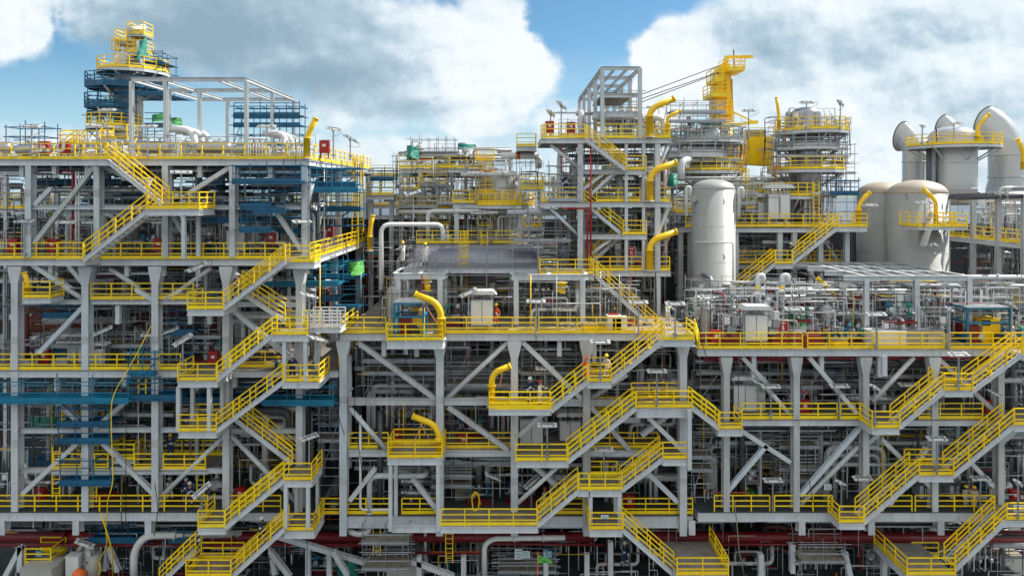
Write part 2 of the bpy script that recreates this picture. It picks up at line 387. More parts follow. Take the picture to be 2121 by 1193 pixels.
def col(parent, px, py0, py1, d, w=.47, h=.66, haunch=True, m='steel', fp=False):
    p = W(px, py0, 0 if fp else d); q = W(px, py1, 0 if fp else d)
    if fp: p.y += d; q.y += d
    p.y += h/2; q.y += h/2
    m = pick(m); MB().ibeam(p, q, w, h, (0, 1, 0), .05, .05).build('column', m, parent)
    Lz = p.z-q.z
    if d < 1 and not fp and Lz > 4:
        for k_ in (.30, .72): MB().box((p.x, p.y-h/2-.012, p.z-Lz*k_), (w*.96, .022, .5)).build('splice_plate', 'steel_worn', parent)
    if haunch:
        X, Z = p.x, p.z
        MB().prism([(X-w*.98, Z-.01), (X-w*.92, Z-.35), (X-w*.5, Z-1.25), (X+w*.5, Z-1.25), (X+w*.92, Z-.35), (X+w*.98, Z-.01)], p.y-h/2-.012, p.y+h/2+.012).build('haunch', m, parent)
def pick(m): return R.choice(('steel', 'steel', 'steel_worn', 'steel_cool')) if m == 'steel' else m
def beam(parent, x0, y0, x1, y1, d, w=.30, h=.42, name='beam', m='steel', dy=.33):
    p = W(x0, y0, d)+V(0, dy, 0); q = W(x1, y1, d)+V(0, dy, 0); MB().ibeam(p, q, w, h).build(name, pick(m), parent)
def brace(parent, x0, y0, x1, y1, d=0, w=.30, m='steel', dy=.33, fp=False):
    if fp: p = W(x0, y0)+V(0, dy+d, 0); q = W(x1, y1)+V(0, dy+d, 0)
    else: p = W(x0, y0, d)+V(0, dy, 0); q = W(x1, y1, d)+V(0, dy, 0)
    m = pick(m)
    if R.random() < .35: MB().tube([p, q], w*.5, 12).build('brace', m, parent)
    else: MB().ibeam(p, q, w*.9, w, (0, 1, 0) if abs((q-p).x) < abs((q-p).z)*9 else (0, 0, 1)).build('brace', m, parent)
def deckplate(parent, X0, X1, z, ya, yb, plate='plate', bh=.42, front=True, joist=3.0):
    MB().box(((X0+X1)/2, (ya+yb)/2, z-.03), (X1-X0, yb-ya, .06)).build('deck_plate', plate, parent)
    zz = z-.065-bh/2
    if front: MB().ibeam((X0, ya+.08, zz), (X1, ya+.08, zz), .2, bh).build('edge_beam', 'steel', parent)
    for X in (X0+.1, X1-.1): MB().ibeam((X, ya+.2, zz), (X, yb, zz), .2, bh).build('side_beam', 'steel', parent)
    n = int((X1-X0)/joist)
    for i in range(1, n):
        X = X0+(X1-X0)*i/n; MB().ibeam((X, ya+.2, zz+.05), (X, yb, zz+.05), .16, bh-.14).build('joist', 'steel_dark' if i % 3 else 'steel', parent)  # most joists coloured darker to paint in under-deck shade
    k = int((yb-ya)/5)
    for i in range(1, k+1):
        Y = ya+(yb-ya)*i/(k+.001); MB().ibeam((X0+.2, Y, zz-.30), (X1-.2, Y, zz-.30), .22, .3).build('cross_beam', 'steel', parent)
# ================================================================ SETTING
ZS = lambda py: ZC-(py-CY)/30.0          # height of a photo line at the front plane
XS = lambda px: (px-CX)/30.0
def setting():
    o = MB().box((0, 6000, -13.2), (24000, 14000, .4)).build('sea', 'sea'); tag(o, 'dark sea around the yard', 'sea', kind='structure')
    o = MB().box((0, Y0+25, -.15), (130, 92, .3)).build('ship_deck', 'green_deck'); tag(o, 'dark green steel main deck under the modules', 'deck', kind='structure')
    o = MB().box((0, Y0+25, -6.8), (129, 90, 12.9)).build('ship_hull', 'rust'); tag(o, 'hull below the main deck', 'hull', kind='structure')
    mb = MB(); r = random.Random(3); n = 60
    top = [(-5000+i*170, 1500, -13+18+14*math.sin(i*.7)*r.random()+r.random()*10) for i in range(n)]
    vs = [(x, 4200, -13) for x, y, z in top]+[(x, 4300, z) for x, y, z in top]+[(x, 4800, -13) for x, y, z in top]
    fs = [(i, i+1, n+i+1, n+i) for i in range(n-1)]+[(n+i, n+i+1, 2*n+i+1, 2*n+i) for i in range(n-1)]
    o = mb.poly(vs, fs).build('hills', 'land'); tag(o, 'low green shore on the horizon', 'shore', kind='structure')
setting()
z0, z1, z2, z3 = ZS(330), ZS(537), ZS(767), ZS(1060)
LX0, LX1 = -42.0, -14.0
# ================================================================ LEFT MODULE
LM = thing('steel_module', 'grey steel left module carrying the tall column tower', 'steel frame', (-28, Y0+11, 0), 'process modules')
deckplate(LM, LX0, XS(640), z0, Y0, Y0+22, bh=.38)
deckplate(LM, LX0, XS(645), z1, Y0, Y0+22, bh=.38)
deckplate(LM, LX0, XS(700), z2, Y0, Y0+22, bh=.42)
deckplate(LM, LX0, XS(650), z3, Y0, Y0+24, plate='green_deck', bh=.55)
for x in (57, 199, 341, 480, 630):
    col(LM, x, 343, 533, 0, .40, .62, haunch=False); col(LM, x, 343, 533, 9, .40, .5, haunch=False, fp=True)
for x in (29, 175, 320, 467, 619):
    col(LM, x, 552, 1060, 0); col(LM, x, 552, 1180, 9, haunch=False, fp=True); col(LM, x, 552, 1180, 18, haunch=False, fp=True)
for x in (2, 156, 306): MB().ibeam(W(x, 1076, 0)+V(0, .3, 0), W(x, 1108, 0)+V(0, .3, 0), .45, .6, (0, 1, 0)).build('leg', 'steel', LM)
for s in ((51, 430, 620, 430), (36, 627, 168, 627), (182, 627, 313, 627), (327, 627, 460, 627), (474, 632, 612, 632), (36, 895, 168, 895), (182, 893, 313, 893), (327, 893, 460, 893),
          (36, 978, 168, 976), (182, 976, 313, 976), (327, 978, 460, 978), (474, 895, 612, 895)): beam(LM, *s, 0, .3, .30)
for s in ((190, 345, 65, 505), (212, 345, 305, 395), (475, 345, 385, 402), (345, 432, 385, 500), (567, 437, 622, 520), (643, 380, 632, 432), (100, 390, 66, 425),
          (62, 550, 140, 600), (136, 550, 176, 598), (221, 558, 283, 598), (433, 556, 371, 600), (276, 600, 313, 622), (373, 600, 336, 622), (128, 598, 168, 622), (166, 638, 75, 733),
          (108, 830, 172, 890), (266, 825, 190, 890), (155, 920, 40, 1026), (208, 920, 316, 1028), (458, 908, 333, 1028), (474, 640, 612, 755), (474, 905, 612, 1045)):
    brace(LM, *s, 0, .33)
for s in ((57, 533, 199, 345), (341, 345, 480, 533), (480, 533, 630, 345), (29, 765, 175, 555), (175, 555, 320, 765), (320, 765, 467, 555), (467, 555, 619, 765), (175, 1055, 320, 785), (29, 785, 175, 1055), (467, 1055, 619, 785)): brace(LM, *s, 9, .3, 'steel', fp=True)
# firewall added at the rear, a dark sheet standing in for deep shade
def backdrop(x0, x1, zb, zt, y, label):
    t = thing('backdrop', label, 'backing', ((x0+x1)/2, y, zb), 'added rear firewalls')
    MB().box(((x0+x1)/2, y, (zb+zt)/2), (x1-x0, .1, zt-zb)).build('panel', 'backdrop_dark', t)
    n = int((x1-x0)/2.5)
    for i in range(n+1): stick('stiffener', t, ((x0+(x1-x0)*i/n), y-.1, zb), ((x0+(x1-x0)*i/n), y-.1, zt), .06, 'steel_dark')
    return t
backdrop(-64, LX1, .1, z2-.6, Y0+21.5, 'added dark ribbed shade firewall behind the left module lower decks')
backdrop(XS(703), XS(1440), .1, ZS(692)-.9, Y0+21.5, 'added dark ribbed shade firewall behind the central module')
backdrop(XS(1441), 42.5, .1, ZS(724)-.9, Y0+21.5, 'added dark ribbed shade firewall behind the right module')
backdrop(-64, -15, z2, z1+2.0, Y0+21.7, 'added dark shade firewall behind the left module upper storeys')
backdrop(-22, 14, .1, ZC-3, Y0+26, 'added tall dark shade firewall behind the central upper tier')
backdrop(14.5, 88, .1, ZC-3.6, Y0+28, 'added tall dark shade firewall behind the right tanks')
# guard rails of the left module
e = .12
guard([(LX0, Y0+e, z0), (XS(640)-e, Y0+e, z0), (XS(640)-e, Y0+21, z0)], 'yellow railing round the left module top deck')
guard([(LX0, Y0+e, z1), (XS(118), Y0+e, z1)], 'yellow railing at far left of the left second deck')
guard([(XS(205), Y0+e, z1), (XS(590), Y0+e, z1)], 'long yellow railing along the left second deck')
guard([(XS(640), Y0+e, z1), (XS(645)-e, Y0+3, z1), (XS(645)-e, Y0+21, z1)], 'yellow railing receding along the side of the left second deck')
guard([(LX0, Y0+e, z2), (XS(372), Y0+e, z2)], 'yellow railing along the left third deck front')
guard([(XS(450), Y0+.8, z2), (XS(585), Y0+.8, z2)], 'short yellow railing behind the left stair tower on the third deck')
guard([(XS(690), Y0+1.5, z2), (XS(690), Y0+14, z2)], 'yellow railing receding along the left third deck side walkway')
guard([(LX0, Y0+e, z3), (XS(428), Y0+e, z3)], 'yellow railing along the left bottom deck', toe=False)
guard([(XS(470), Y0+e, z3), (XS(580), Y0+e, z3)], 'yellow railing of the left bottom deck beside the stair tower', toe=False)
guard([W(188, 620, .2), W(400, 620, .2)], 'yellow railing of the catwalk between left second and third decks')
guard([W(110, 972, .2), W(168, 972, .2)], 'short yellow railing left of the second column, lower left catwalk')
guard([W(195, 972, .2), W(223, 972, .2)], 'very short yellow railing beside the blue scaffold on the lower left catwalk')
guard([W(278, 972, .2), W(315, 972, .2)], 'short yellow railing right of the raised catwalk step, lower left')
guard([W(338, 972, .2), W(425, 972, .2)], 'yellow railing on the lower left catwalk under the seated worker')
platform(188, 420, 622, .3, 2.5, 'grating catwalk between the left second and third decks', rails='', bh=.2, name='catwalk', cat='catwalk')
platform(108, 430, 974, .3, 3.0, 'grating catwalk between the left third and bottom decks', rails='B', bh=.2, name='catwalk', cat='catwalk')
platform(233, 277, 952, .6, 2.0, 'raised yellow step platform on the lower left catwalk', rails='FLR', bh=.2)
platform(48, 103, 617, -1.2, .2, 'small yellow landing at the left edge with a curved davit', rails='FR', bh=.3)
# walkway from the left second deck to the centre
platform(590, 650, 543, -1.3, .1, 'grey landing at the right corner of the left second deck', rails='FR')
# stairs, left module
stair(335, 424, 218, 331, -1.5, 'upper left staircase falling right from the top deck')
platform(172, 222, 330, -1.6, .1, 'small landing atop the upper left staircase', rails='F')
platform(303, 412, 433, -2.5, -.2, 'sunlit landing between the two upper left staircases', rails='FRB', legs=(379,), legy=537)
stair(172, 540, 306, 436, -2.5, 'upper left staircase rising right from the second deck')
platform(118, 175, 537, -1.6, .1, 'small landing below the upper left staircase', rails='FL')
stair(462, 640, 590, 543, -2.3, 'staircase rising right to the left second deck corner')
platform(388, 463, 640, -2.3, -.1, 'landing with a lamp left of the staircase below the second deck', rails='FL')
stair(590, 665, 490, 600, -.6, 'shaded staircase falling right behind the left stair tower')
stair(448, 788, 563, 695, -2.3, 'staircase rising to the landing beside the white bridge rail')
platform(563, 636, 693, -2.3, .4, 'landing of the left stair tower next to the white gangway', rails='FB', legs=(588, 632), legy=790)
platform(368, 450, 788, -2.3, -.1, 'landing left of the stair tower at the third deck', rails='FL', legs=(368, 432), legy=893)
stair(448, 893, 588, 790, -2.3, 'staircase rising to the two-worker landing')
platform(585, 660, 790, -2.3, .2, 'landing with two workers on the left stair tower', rails='FR')
platform(370, 448, 893, -2.3, -.1, 'landing below the third deck at the left stair tower', rails='FB')
stair(605, 960, 482, 865, -.6, 'shaded staircase falling right near the lower left stair tower')
stair(465, 1094, 588, 995, -2.6, 'staircase rising right to the lower tower landing')
platform(588, 645, 994, -2.6, -.2, 'landing of the lower left stair tower with grey posts', rails='FR', legs=(591, 637), legy=1095)
platform(410, 466, 1092, -2.6, -.1, 'sunlit landing at the bottom left stair foot', rails='FL')
platform(588, 650, 1098, -2.4, -.1, 'landing at deck level below the lower left stair tower', rails='FR', bh=.45)
stair(478, 1196, 588, 1096, -2.6, 'lowest left staircase rising from the ship deck platform')
platform(385, 478, 1194, -2.8, -.6, 'yellow railed platform at the foot of the lowest left staircase', rails='FLB', plate='grating')
stair(330, 1210, 405, 1138, -.2, 'steep yellow staircase at the bottom edge left of a worker')
# white gangway between modules
g = platform(636, 704, 678, -1.6, -.2, 'short gangway with white railings between the left and central modules', rails='', bh=.3, name='gangway', cat='gangway')
a, b = W(636, 678, -1.6), W(704, 678, -1.6)
rail_geo(g, [a, b], 'white', nmid=4, toe=False, sp=.55); rail_geo(g, [a+V(0, 1.4, 0), b+V(0, 1.4, 0)], 'white', nmid=4, toe=False, sp=.55)
# canopy frame on the top deck
CN = thing('canopy_frame', 'open grey steel canopy frame on the left top deck', 'steel frame', (XS(390), Y0+8, z0), 'open steel frames')
dn, df = 3.5, 14.5
zc = W(0, 165, dn).z
xs = [W(x, 0, dn).x for x in (272, 343, 510)]; Xl, Xr = xs[0], xs[-1]
for x in xs+[Xl+(Xr-Xl)*.5]:
    for dd in (dn, dn+5.5, df):
        if x not in xs and dd != df: continue
        MB().ibeam((x, Y0+dd, zc-.15), (x, Y0+dd, z0), .26, .26, (0, 1, 0)).build('post', 'steel', CN)
for dd in (dn, dn+5.5, df): MB().ibeam((Xl, Y0+dd, zc), (Xr, Y0+dd, zc), .22, .30).build('beam', 'steel', CN)
for x in (Xl, Xr): MB().ibeam((x, Y0+dn+.1, zc-.003), (x, Y0+df-.1, zc-.003), .22, .29).build('beam', 'steel', CN)
for k in (1, 3):
    x = Xl+(Xr-Xl)*k/4.0; MB().ibeam((x, Y0+dn+.1, zc-.01), (x, Y0+df-.1, zc-.01), .18, .24).build('purlin', 'steel', CN)
# ================================================================ CENTRAL MODULE
zm, zl, zb = ZS(691), ZS(936), ZS(1070)
CM = thing('steel_module', 'grey steel central module with the main equipment deck', 'steel frame', (0, Y0+11, 0), 'process modules')
cx0, cx1 = XS(703), XS(1437)
deckplate(CM, cx0, cx1, zm, Y0, Y0+22, plate='plank', bh=.42)
deckplate(CM, XS(718), cx1, zl, Y0+.5, Y0+22, bh=.42, front=False)
deckplate(CM, cx0, cx1, zb, Y0+.2, Y0+23, plate='green_deck', bh=.8)
for x in (710, 910, 1065, 1215, 1415):
    col(CM, x, 706, 1110, 0, .50, .66); col(CM, x, 706, 1180, 10, .45, .5, haunch=False, fp=True)
for s in ((718, 834, 903, 834), (918, 834, 1060, 834), (1071, 836, 1209, 836), (1222, 836, 1409, 836)): beam(CM, *s, 0, .35, .46)
for s in ((718, 942, 800, 942), (918, 942, 1060, 942), (1071, 942, 1209, 942), (1222, 942, 1409, 942)): beam(CM, *s, 0, .3, .40)
for s in ((738, 710, 900, 828), (1052, 710, 925, 828), (1082, 710, 1205, 828), (1300, 778, 1225, 828), (722, 848, 800, 937), (927, 845, 1052, 935), (1128, 857, 1072, 905),
          (1225, 845, 1305, 935), (1105, 968, 1152, 1008), (1340, 980, 1405, 1043), (775, 973, 722, 1040), (852, 993, 905, 1060), (1400, 850, 1330, 905)): brace(CM, *s, 0, .34)
for s in ((1335, 857, 1420, 940), (1157, 965, 1072, 1043)): brace(CM, *s, -1.2, .30, dy=.1)
for s in ((710, 930, 910, 710), (910, 710, 1065, 930), (1215, 930, 1415, 710), (710, 1060, 910, 950), (1215, 1060, 1415, 950)): brace(CM, *s, 10, .3, 'steel', fp=True)
# upper tier frame of the central module (d = 6..22)
UT = thing('upper_frame', 'grey steel upper tier frame rising behind the central main deck', 'steel frame', (-2, Y0+14, zm), 'open steel frames')
def tier(parent, x0, x1, py, d0, d1, plate='plate', bh=.34):
    a = W(x0, py, d0); b = W(x1, py, d0); deckplate(parent, a.x, b.x, a.z, Y0+d0, Y0+d1, plate, bh); return a.z
zt_a = tier(UT, 838, 1120, 560, 9.0, 12.0)
zt_b = tier(UT, 862, 1093, 506, 13, 22)
zt_c = tier(UT, 820, 935, 434, 16, 24); zt_d = tier(UT, 937, 1078, 422, 14, 24); zt_e = tier(UT, 826, 1000, 350, 17, 25)
zt_f = tier(UT, 757, 815, 405, 16, 24)
for x, a, b, d in ((870, 352, 640, 17), (905, 436, 640, 17), (1000, 352, 640, 17), (1078, 424, 640, 14), (830, 352, 640, 17), (945, 424, 600, 14), (767, 407, 640, 17), (810, 407, 640, 17), (1100, 506, 640, 13), (1160, 300, 640, 14)):
    col(UT, x, a, b, d, .4, .4, haunch=False)
for s in ((870, 460, 930, 370), (935, 470, 905, 505), (1000, 470, 1075, 420), (880, 520, 940, 450)): brace(UT, *s, 17, .25)
for s in ((820, 388, 935, 388), (860, 470, 1000, 470), (760, 450, 830, 450)): beam(UT, *s, 17, .25, .3)
for a, b, d, py, l in ((838, 1050, 9, 605, 'yellow railing under the purple clad vessel'), (862, 1093, 13, 504, 'yellow railing of the central platform behind the two white workers'),
                       (821, 935, 16, 432, 'yellow railing left of the large grey vessel, upper centre'), (937, 1076, 14, 420, 'yellow railing in front of the large grey vessel'),
                       (826, 1000, 17, 348, 'yellow railing below the green tarpaulin on the top centre deck'), (757, 815, 16, 404, 'short yellow railing in the gap between left and central modules')):
    guard([W(a, py, d)+V(0, .1, 0), W(b, py, d)+V(0, .1, 0)], l)
platform(838, 1055, 607, 9, 11, 'grating platform under the purple clad vessel', rails='', legs=(), bh=.3)
guard([W(1235, 262, 11), W(1330, 262, 11)], 'yellow railing behind the central tower frame at the top')
# stair tower of the central tier
TW = thing('stair_tower', 'grey steel stair tower over the central main deck', 'tower', W(1290, 660, 7), 'stair towers')
TD = 7.0
for x in (1202, 1362): col(TW, x, 292, 665, TD, .42, .5, haunch=False); col(TW, x, 292, 665, TD+5, .42, .4, haunch=False)
for x in (1297, 1333): MB().ibeam(W(x, 295, TD)+V(0, .12, 0), W(x, 565, TD)+V(0, .12, 0), .24, .24, (0, 1, 0)).build('column', 'steel', TW)
for x in (1202, 1333): col(TW, x, 292, 600, TD+3.2, .3, .3, haunch=False)
for y in (356, 424, 491, 566):
    beam(TW, 1208, y, 1388 if y in (424, 566) else 1338, y, TD, .25, .38, dy=.14)
for s in ((1140, 300, 1196, 345), (1140, 432, 1200, 490), (1205, 395, 1255, 357), (1225, 402, 1268, 362), (1222, 430, 1285, 484), (1225, 527, 1266, 497), (1385, 300, 1365, 352), (1385, 432, 1363, 488)): brace(TW, *s, TD, .26)
for a, b, py, l, rl in ((1120, 1390, 287, 'top deck plate of the central stair tower', 'F'), (1296, 1338, 352, 'landing two storeys up the central stair tower', 'FR'), (1120, 1390, 419, 'mid deck of the central stair tower', ''),
                    (1290, 1338, 486, 'landing one storey up the central stair tower', 'FR'), (1215, 1388, 562, 'lowest deck of the central stair tower', '')):
    platform(a, b, py, TD, TD+(6 if b > 1350 else 2.4), l, rails=rl if py != 287 else '', bh=.34)
guard([W(1120, 286, TD+6), W(1130, 286, TD)+V(0, .1, 0), W(1212, 286, TD)+V(0, .1, 0)], 'yellow railing at the left end of the tower top deck')
guard([W(1252, 286, TD)+V(0, .1, 0), W(1388, 286, TD)+V(0, .1, 0), W(1388, 286, TD)+V(0, 5, 0)], 'yellow railing at the right end of the tower top deck')
guard([W(1122, 418, TD)+V(0, .1, 0), W(1196, 418, TD)+V(0, .1, 0)], 'yellow railing on the left wing of the mid tower deck')
guard([W(1235, 418, TD+.3), W(1325, 418, TD+.3)], 'yellow railing inside the mid tower deck')
guard([W(1352, 418, TD)+V(0, .1, 0), W(1387, 418, TD)+V(0, .1, 0)], 'yellow railing beside the middle davit of the tower')
guard([W(1230, 561, TD)+V(0, .1, 0), W(1330, 561, TD)+V(0, .1, 0)], 'yellow railing on the lowest tower deck')
guard([W(1352, 561, TD)+V(0, .1, 0), W(1387, 561, TD)+V(0, .1, 0)], 'yellow railing beside the lowest davit of the tower')
stair(1296, 352, 1214, 290, TD-.9, 'top flight of the central stair tower in full sun')
stair(1206, 418, 1280, 356, TD+1.6, 'second flight of the central stair tower climbing right in shade')
stair(1290, 486, 1210, 424, TD+.5, 'third flight of the central stair tower falling right')
stair(1206, 560, 1285, 490, TD+1.6, 'fourth flight of the central stair tower climbing right in shade')
# frame box above tower top
TF = thing('roof_frame', 'tall open grey box frame on the tower top deck', 'steel frame', W(1270, 285, 9), 'open steel frames')
a0, b0 = W(1247, 142, TD), W(1325, 142, TD); zt = a0.z; zbm = W(0, 286, TD).z
NB = 5
for k in range(NB):
    yy = Y0+TD+k*4.6
    for X in (a0.x, b0.x): MB().ibeam((X, yy, zt), (X, yy, zbm), .30, .30, (0, 1, 0)).build('post', 'steel', TF)
    MB().ibeam((a0.x, yy, zt), (b0.x, yy, zt), .22, .28).build('beam', 'steel', TF)
for X in (a0.x, b0.x):
    for zz in (zt, ): MB().ibeam((X, Y0+TD+.1, zz+.004), (X, Y0+TD+(NB-1)*4.6, zz+.004), .22, .27).build('side_beam', 'steel', TF)
for k in range(1, 3):
    X = a0.x+(b0.x-a0.x)*k/3; MB().ibeam((X, Y0+TD+.1, zt-.02), (X, Y0+TD+(NB-1)*4.6, zt-.02), .16, .2).build('purlin', 'steel', TF)
for k, zz in enumerate((zt-1.9, zt-3.4)):
    MB().box(((a0.x+b0.x)/2, Y0+TD+4.5, zz), (b0.x-a0.x-.4, 7.6-k*1.5, .12)).build('floor', 'grating', TF)
    MB().ibeam((a0.x, Y0+TD+.6, zz-.2), (b0.x, Y0+TD+.6, zz-.2), .2, .3).build('beam', 'steel', TF)
MB().ibeam((a0.x-.6, Y0+TD+.3, zbm+1.9), (b0.x, Y0+TD+.3, zbm+1.9), .2, .45).build('beam', 'steel', TF)
# portal frames on the main deck
def portal(x0, x1, py, pyb, d0, d1, label, extra=()):
    a, b = W(x0, py, d0), W(x1, py, d0); zf = W(0, pyb, d0).z
    t = thing('portal_frame', label, 'steel frame', (a.x, Y0+d0, zf), 'open steel frames')
    for yy in (Y0+d0, Y0+d1): MB().ibeam((a.x, yy, a.z), (b.x, yy, a.z), .3, .42).build('beam', 'steel', t)
    for X in (a.x, b.x, (a.x+b.x)/2): MB().ibeam((X, Y0+d0+.16, a.z+.004), (X, Y0+d1-.16, a.z+.004), .3, .41).build('cross_beam', 'steel', t)
    for X in (a.x+.3, b.x-.3)+tuple(W(e_, 0, d0).x for e_ in extra):
        for yy in (Y0+d0, Y0+d1): MB().ibeam((X, yy, a.z-.21), (X, yy, zf), .36, .36, (0, 1, 0)).build('post', 'steel', t)
    return t
portal(816, 920, 572, 672, 2.2, 6, 'grey portal frame above the blue equipment cage')
portal(1060, 1215, 574, 672, 2.2, 6, 'wide grey portal frame on the central main deck')
# railings of the central module
guard([(cx0+e, Y0+5, zm), (cx0+e, Y0+e, zm), (XS(798), Y0+e, zm)], 'yellow railing at the left corner of the central main deck')
guard([(XS(918), Y0+e, zm), (XS(1108), Y0+e, zm)], 'yellow railing in front of the worker in orange on the main deck')
guard([(XS(1116), Y0+e, zm), (XS(1315), Y0+e, zm)], 'yellow railing in front of the yellow crates on the main deck')
guard([(XS(1322), Y0+e, zm), (XS(1372), Y0+e, zm)], 'short yellow railing left of the main staircase head')
guard([(XS(718), Y0+.7, zl), (XS(800), Y0+.7, zl)], 'yellow railing left of the lower davit platform')
guard([(XS(918), Y0+.7, zl), (XS(1058), Y0+.7, zl)], 'yellow railing of the central lower deck between two columns')
guard([(XS(1215), Y0+.7, zl), (XS(1366), Y0+.7, zl)], 'yellow railing of the central lower deck behind the staircase')
guard([(XS(655), Y0+.4, zb), (XS(805), Y0+.4, zb)], 'yellow railing at the left of the central bottom deck')
guard([(XS(830), Y0+.4, zb), (XS(905), Y0+.4, zb)], 'yellow railing below the lower davit platform on the bottom deck')
guard([(XS(1120), Y0+.4, zb), (XS(1208), Y0+.4, zb)], 'yellow railing behind the lowest central staircase')
guard([(XS(1290), Y0+.4, zb), (XS(1437), Y0+.4, zb)], 'yellow railing at the right of the central bottom deck')
guard([(XS(1222), Y0+.7, ZS(862)), (XS(1320), Y0+.7, ZS(862))], 'dim yellow railing under the main stair landing')
platform(1222, 1325, 862, .6, 6, 'shaded inner deck under the main stair landing', rails='')
# stairs and landings of the central module
platform(1118, 1228, 568, 4.0, 6.9, 'yellow railed landing left of the lowest tower deck', rails='FLR', bh=.4)
stair(1360, 686, 1238, 576, 3.0, 'long staircase falling right onto the central main deck')
platform(1370, 1437, 704, -1.9, .1, 'landing at the head of the main staircase', rails='FR')
stair(1265, 792, 1375, 705, -1.9, 'main staircase falling left past the two workers')
platform(1216, 1265, 790, -1.9, .1, 'mid landing with the worker in a yellow helmet', rails='FB')
stair(1140, 852, 1218, 790, -1.9, 'staircase below the orange worker leading to the davit platform')
platform(1013, 1140, 846, -1.9, .3, 'yellow edged davit platform with three workers', rails='FL', bh=.38, plate='yellow')
platform(1318, 1433, 844, -1.6, .4, 'broad landing right of the centre with lamp pole', rails='FB', bh=.6)
stair(1175, 957, 1316, 846, -1.9, 'long staircase rising right to the broad landing')
platform(1068, 1176, 954, -1.9, .1, 'landing left of the long central staircase', rails='FL')
platform(1372, 1425, 950, -1.9, .1, 'landing beside the hanging grey post, lower centre', rails='F')
MB().ibeam(W(1427, 848, -1.9), W(1427, 972, -1.9), .27, .27, (0, 1, 0)).build('hanger', 'steel', CM)
stair(1287, 1016, 1372, 951, -1.9, 'staircase rising right to the landing beside the hanging post')
platform(1219, 1287, 1014, -1.9, .1, 'mid landing above the square opening, lower centre', rails='FB', legs=(1223, 1283), legy=1097)
stair(1112, 1089, 1199, 1016, -1.9, 'staircase with yellow nosings rising from the bottom walkway')
platform(1196, 1221, 1014, -1.9, .1, 'narrow landing joining the lower central flights', rails='F')
platform(912, 1113, 1088, -1.9, .3, 'long front walkway at the bottom of the central module', rails='F', bh=.42)
platform(1221, 1288, 1096, -2.4, .1, 'box landing at the head of the lowest staircase', rails='FL', bh=.40)
stair(1402, 1196, 1290, 1098, -2.4, 'lowest central staircase falling right to the corner platform')
platform(1402, 1508, 1190, -3.2, 1.0, 'corner platform at the foot of the lowest central staircase', rails='FR', bh=.4)
guard([W(1400, 1160, 1.2), W(1447, 1160, 1.2)], 'low yellow railing behind the corner platform')
guard([W(1440, 1143, 3.0), W(1480, 1143, 3.0), W(1508, 1190, -2.2)+V(0, 0, .0)], 'yellow railing turning the corner of the lowest platform')
# davit platforms
platform(801, 916, 705, -1.7, .1, 'projecting platform under the blue cage and big davit', rails='FLR', bh=.5)
platform(803, 915, 948, -1.9, .4, 'square sunlit platform below the lower yellow davit', rails='FLRB', legs=(808, 907), legy=1100, bh=.40)
DT = tag(MB().ibeam(W(812, 1094, -1.8), W(903, 1094, -1.8), .3, .42).build('tie_beam', 'steel'), 'grey tie beam between the feet of the square davit platform', 'beam'); solo(DT)
# ================================================================ RIGHT MODULE
zr, zw, zbr = ZS(723), ZS(869), ZS(1060)
RM = thing('steel_module', 'grey steel right module under the open equipment deck', 'steel frame', (24, Y0+11, 0), 'process modules')
rx0, rx1 = XS(1445), 41.0
deckplate(RM, rx0, rx1, zr, Y0, Y0+19, plate='plank', bh=.42)
deckplate(RM, XS(1535), rx1, zw, Y0, Y0+20, bh=.36)
deckplate(RM, rx0, rx1, zbr, Y0, Y0+22, plate='green_deck', bh=.6)
for x in (1505, 1650, 1794, 1937, 2074):
    col(RM, x, 740, 1060, 0, .42, .62); col(RM, x, 740, 1180, 10, .42, .5, haunch=False, fp=True)
for x in (1433, 1661, 1805, 1949): MB().ibeam(W(x, 1078, 0)+V(0, .3, 0), W(x, 1108, 0)+V(0, .3, 0), .45, .6, (0, 1, 0)).build('leg', 'steel', RM)
for s in ((1540, 742, 1587, 792), (1590, 805, 1640, 862), (1679, 742, 1778, 858), (1898, 742, 1812, 835), (1945, 742, 2060, 850), (1530, 890, 1640, 960), (1788, 885, 1660, 1030), (1590, 925, 1507, 1023),
          (1830, 912, 1930, 1010), (2010, 955, 2062, 1010), (1830, 895, 1790, 930), (2112, 890, 2072, 925), (1660, 1050, 1780, 930), (1845, 1050, 1925, 930)): brace(RM, *s, 0, .32)
for s in ((1505, 865, 1650, 745), (1650, 745, 1794, 865), (1505, 1055, 1650, 885), (1794, 1055, 1937, 885), (1937, 865, 2074, 745)): brace(RM, *s, 10, .3, 'steel', fp=True)
for s in ((1450, 770, 1500, 770), (1512, 775, 1644, 775), (1656, 772, 1788, 772), (1800, 772, 1930, 772), (1512, 955, 1644, 955)): beam(RM, *s, 4, .25, .3)
guard([(rx0+e, Y0+e, zr), (XS(1663), Y0+e, zr)], 'yellow railing in front of the dark red skid on the right open deck')
guard([(XS(1674), Y0+e, zr), (XS(1810), Y0+e, zr)], 'yellow railing right of the first lamp pole on the right open deck')
guard([(XS(1820), Y0+e, zr), (XS(1957), Y0+e, zr)], 'yellow railing in the middle of the right open deck front')
guard([(XS(1966), Y0+e, zr), (rx1, Y0+e, zr)], 'yellow railing at the far right of the right open deck')
guard([(rx0+e, Y0+.3, zr), W(1438, 692, 1.5)], 'short sloping yellow railing between the central and right decks')
guard([(XS(1537), Y0+e, zw), (XS(1735), Y0+e, zw)], 'yellow railing of the right middle walkway, left half')
guard([(XS(1742), Y0+e, zw), (XS(1797), Y0+e, zw)], 'short yellow railing of the right middle walkway beside the twin lamps')
guard([(XS(1905), Y0+e, zw), (XS(2037), Y0+e, zw)], 'yellow railing of the right middle walkway behind the staircase')
guard([(XS(1480), Y0+e, zbr), (XS(1595), Y0+e, zbr)], 'yellow railing at the left of the right bottom deck', toe=False)
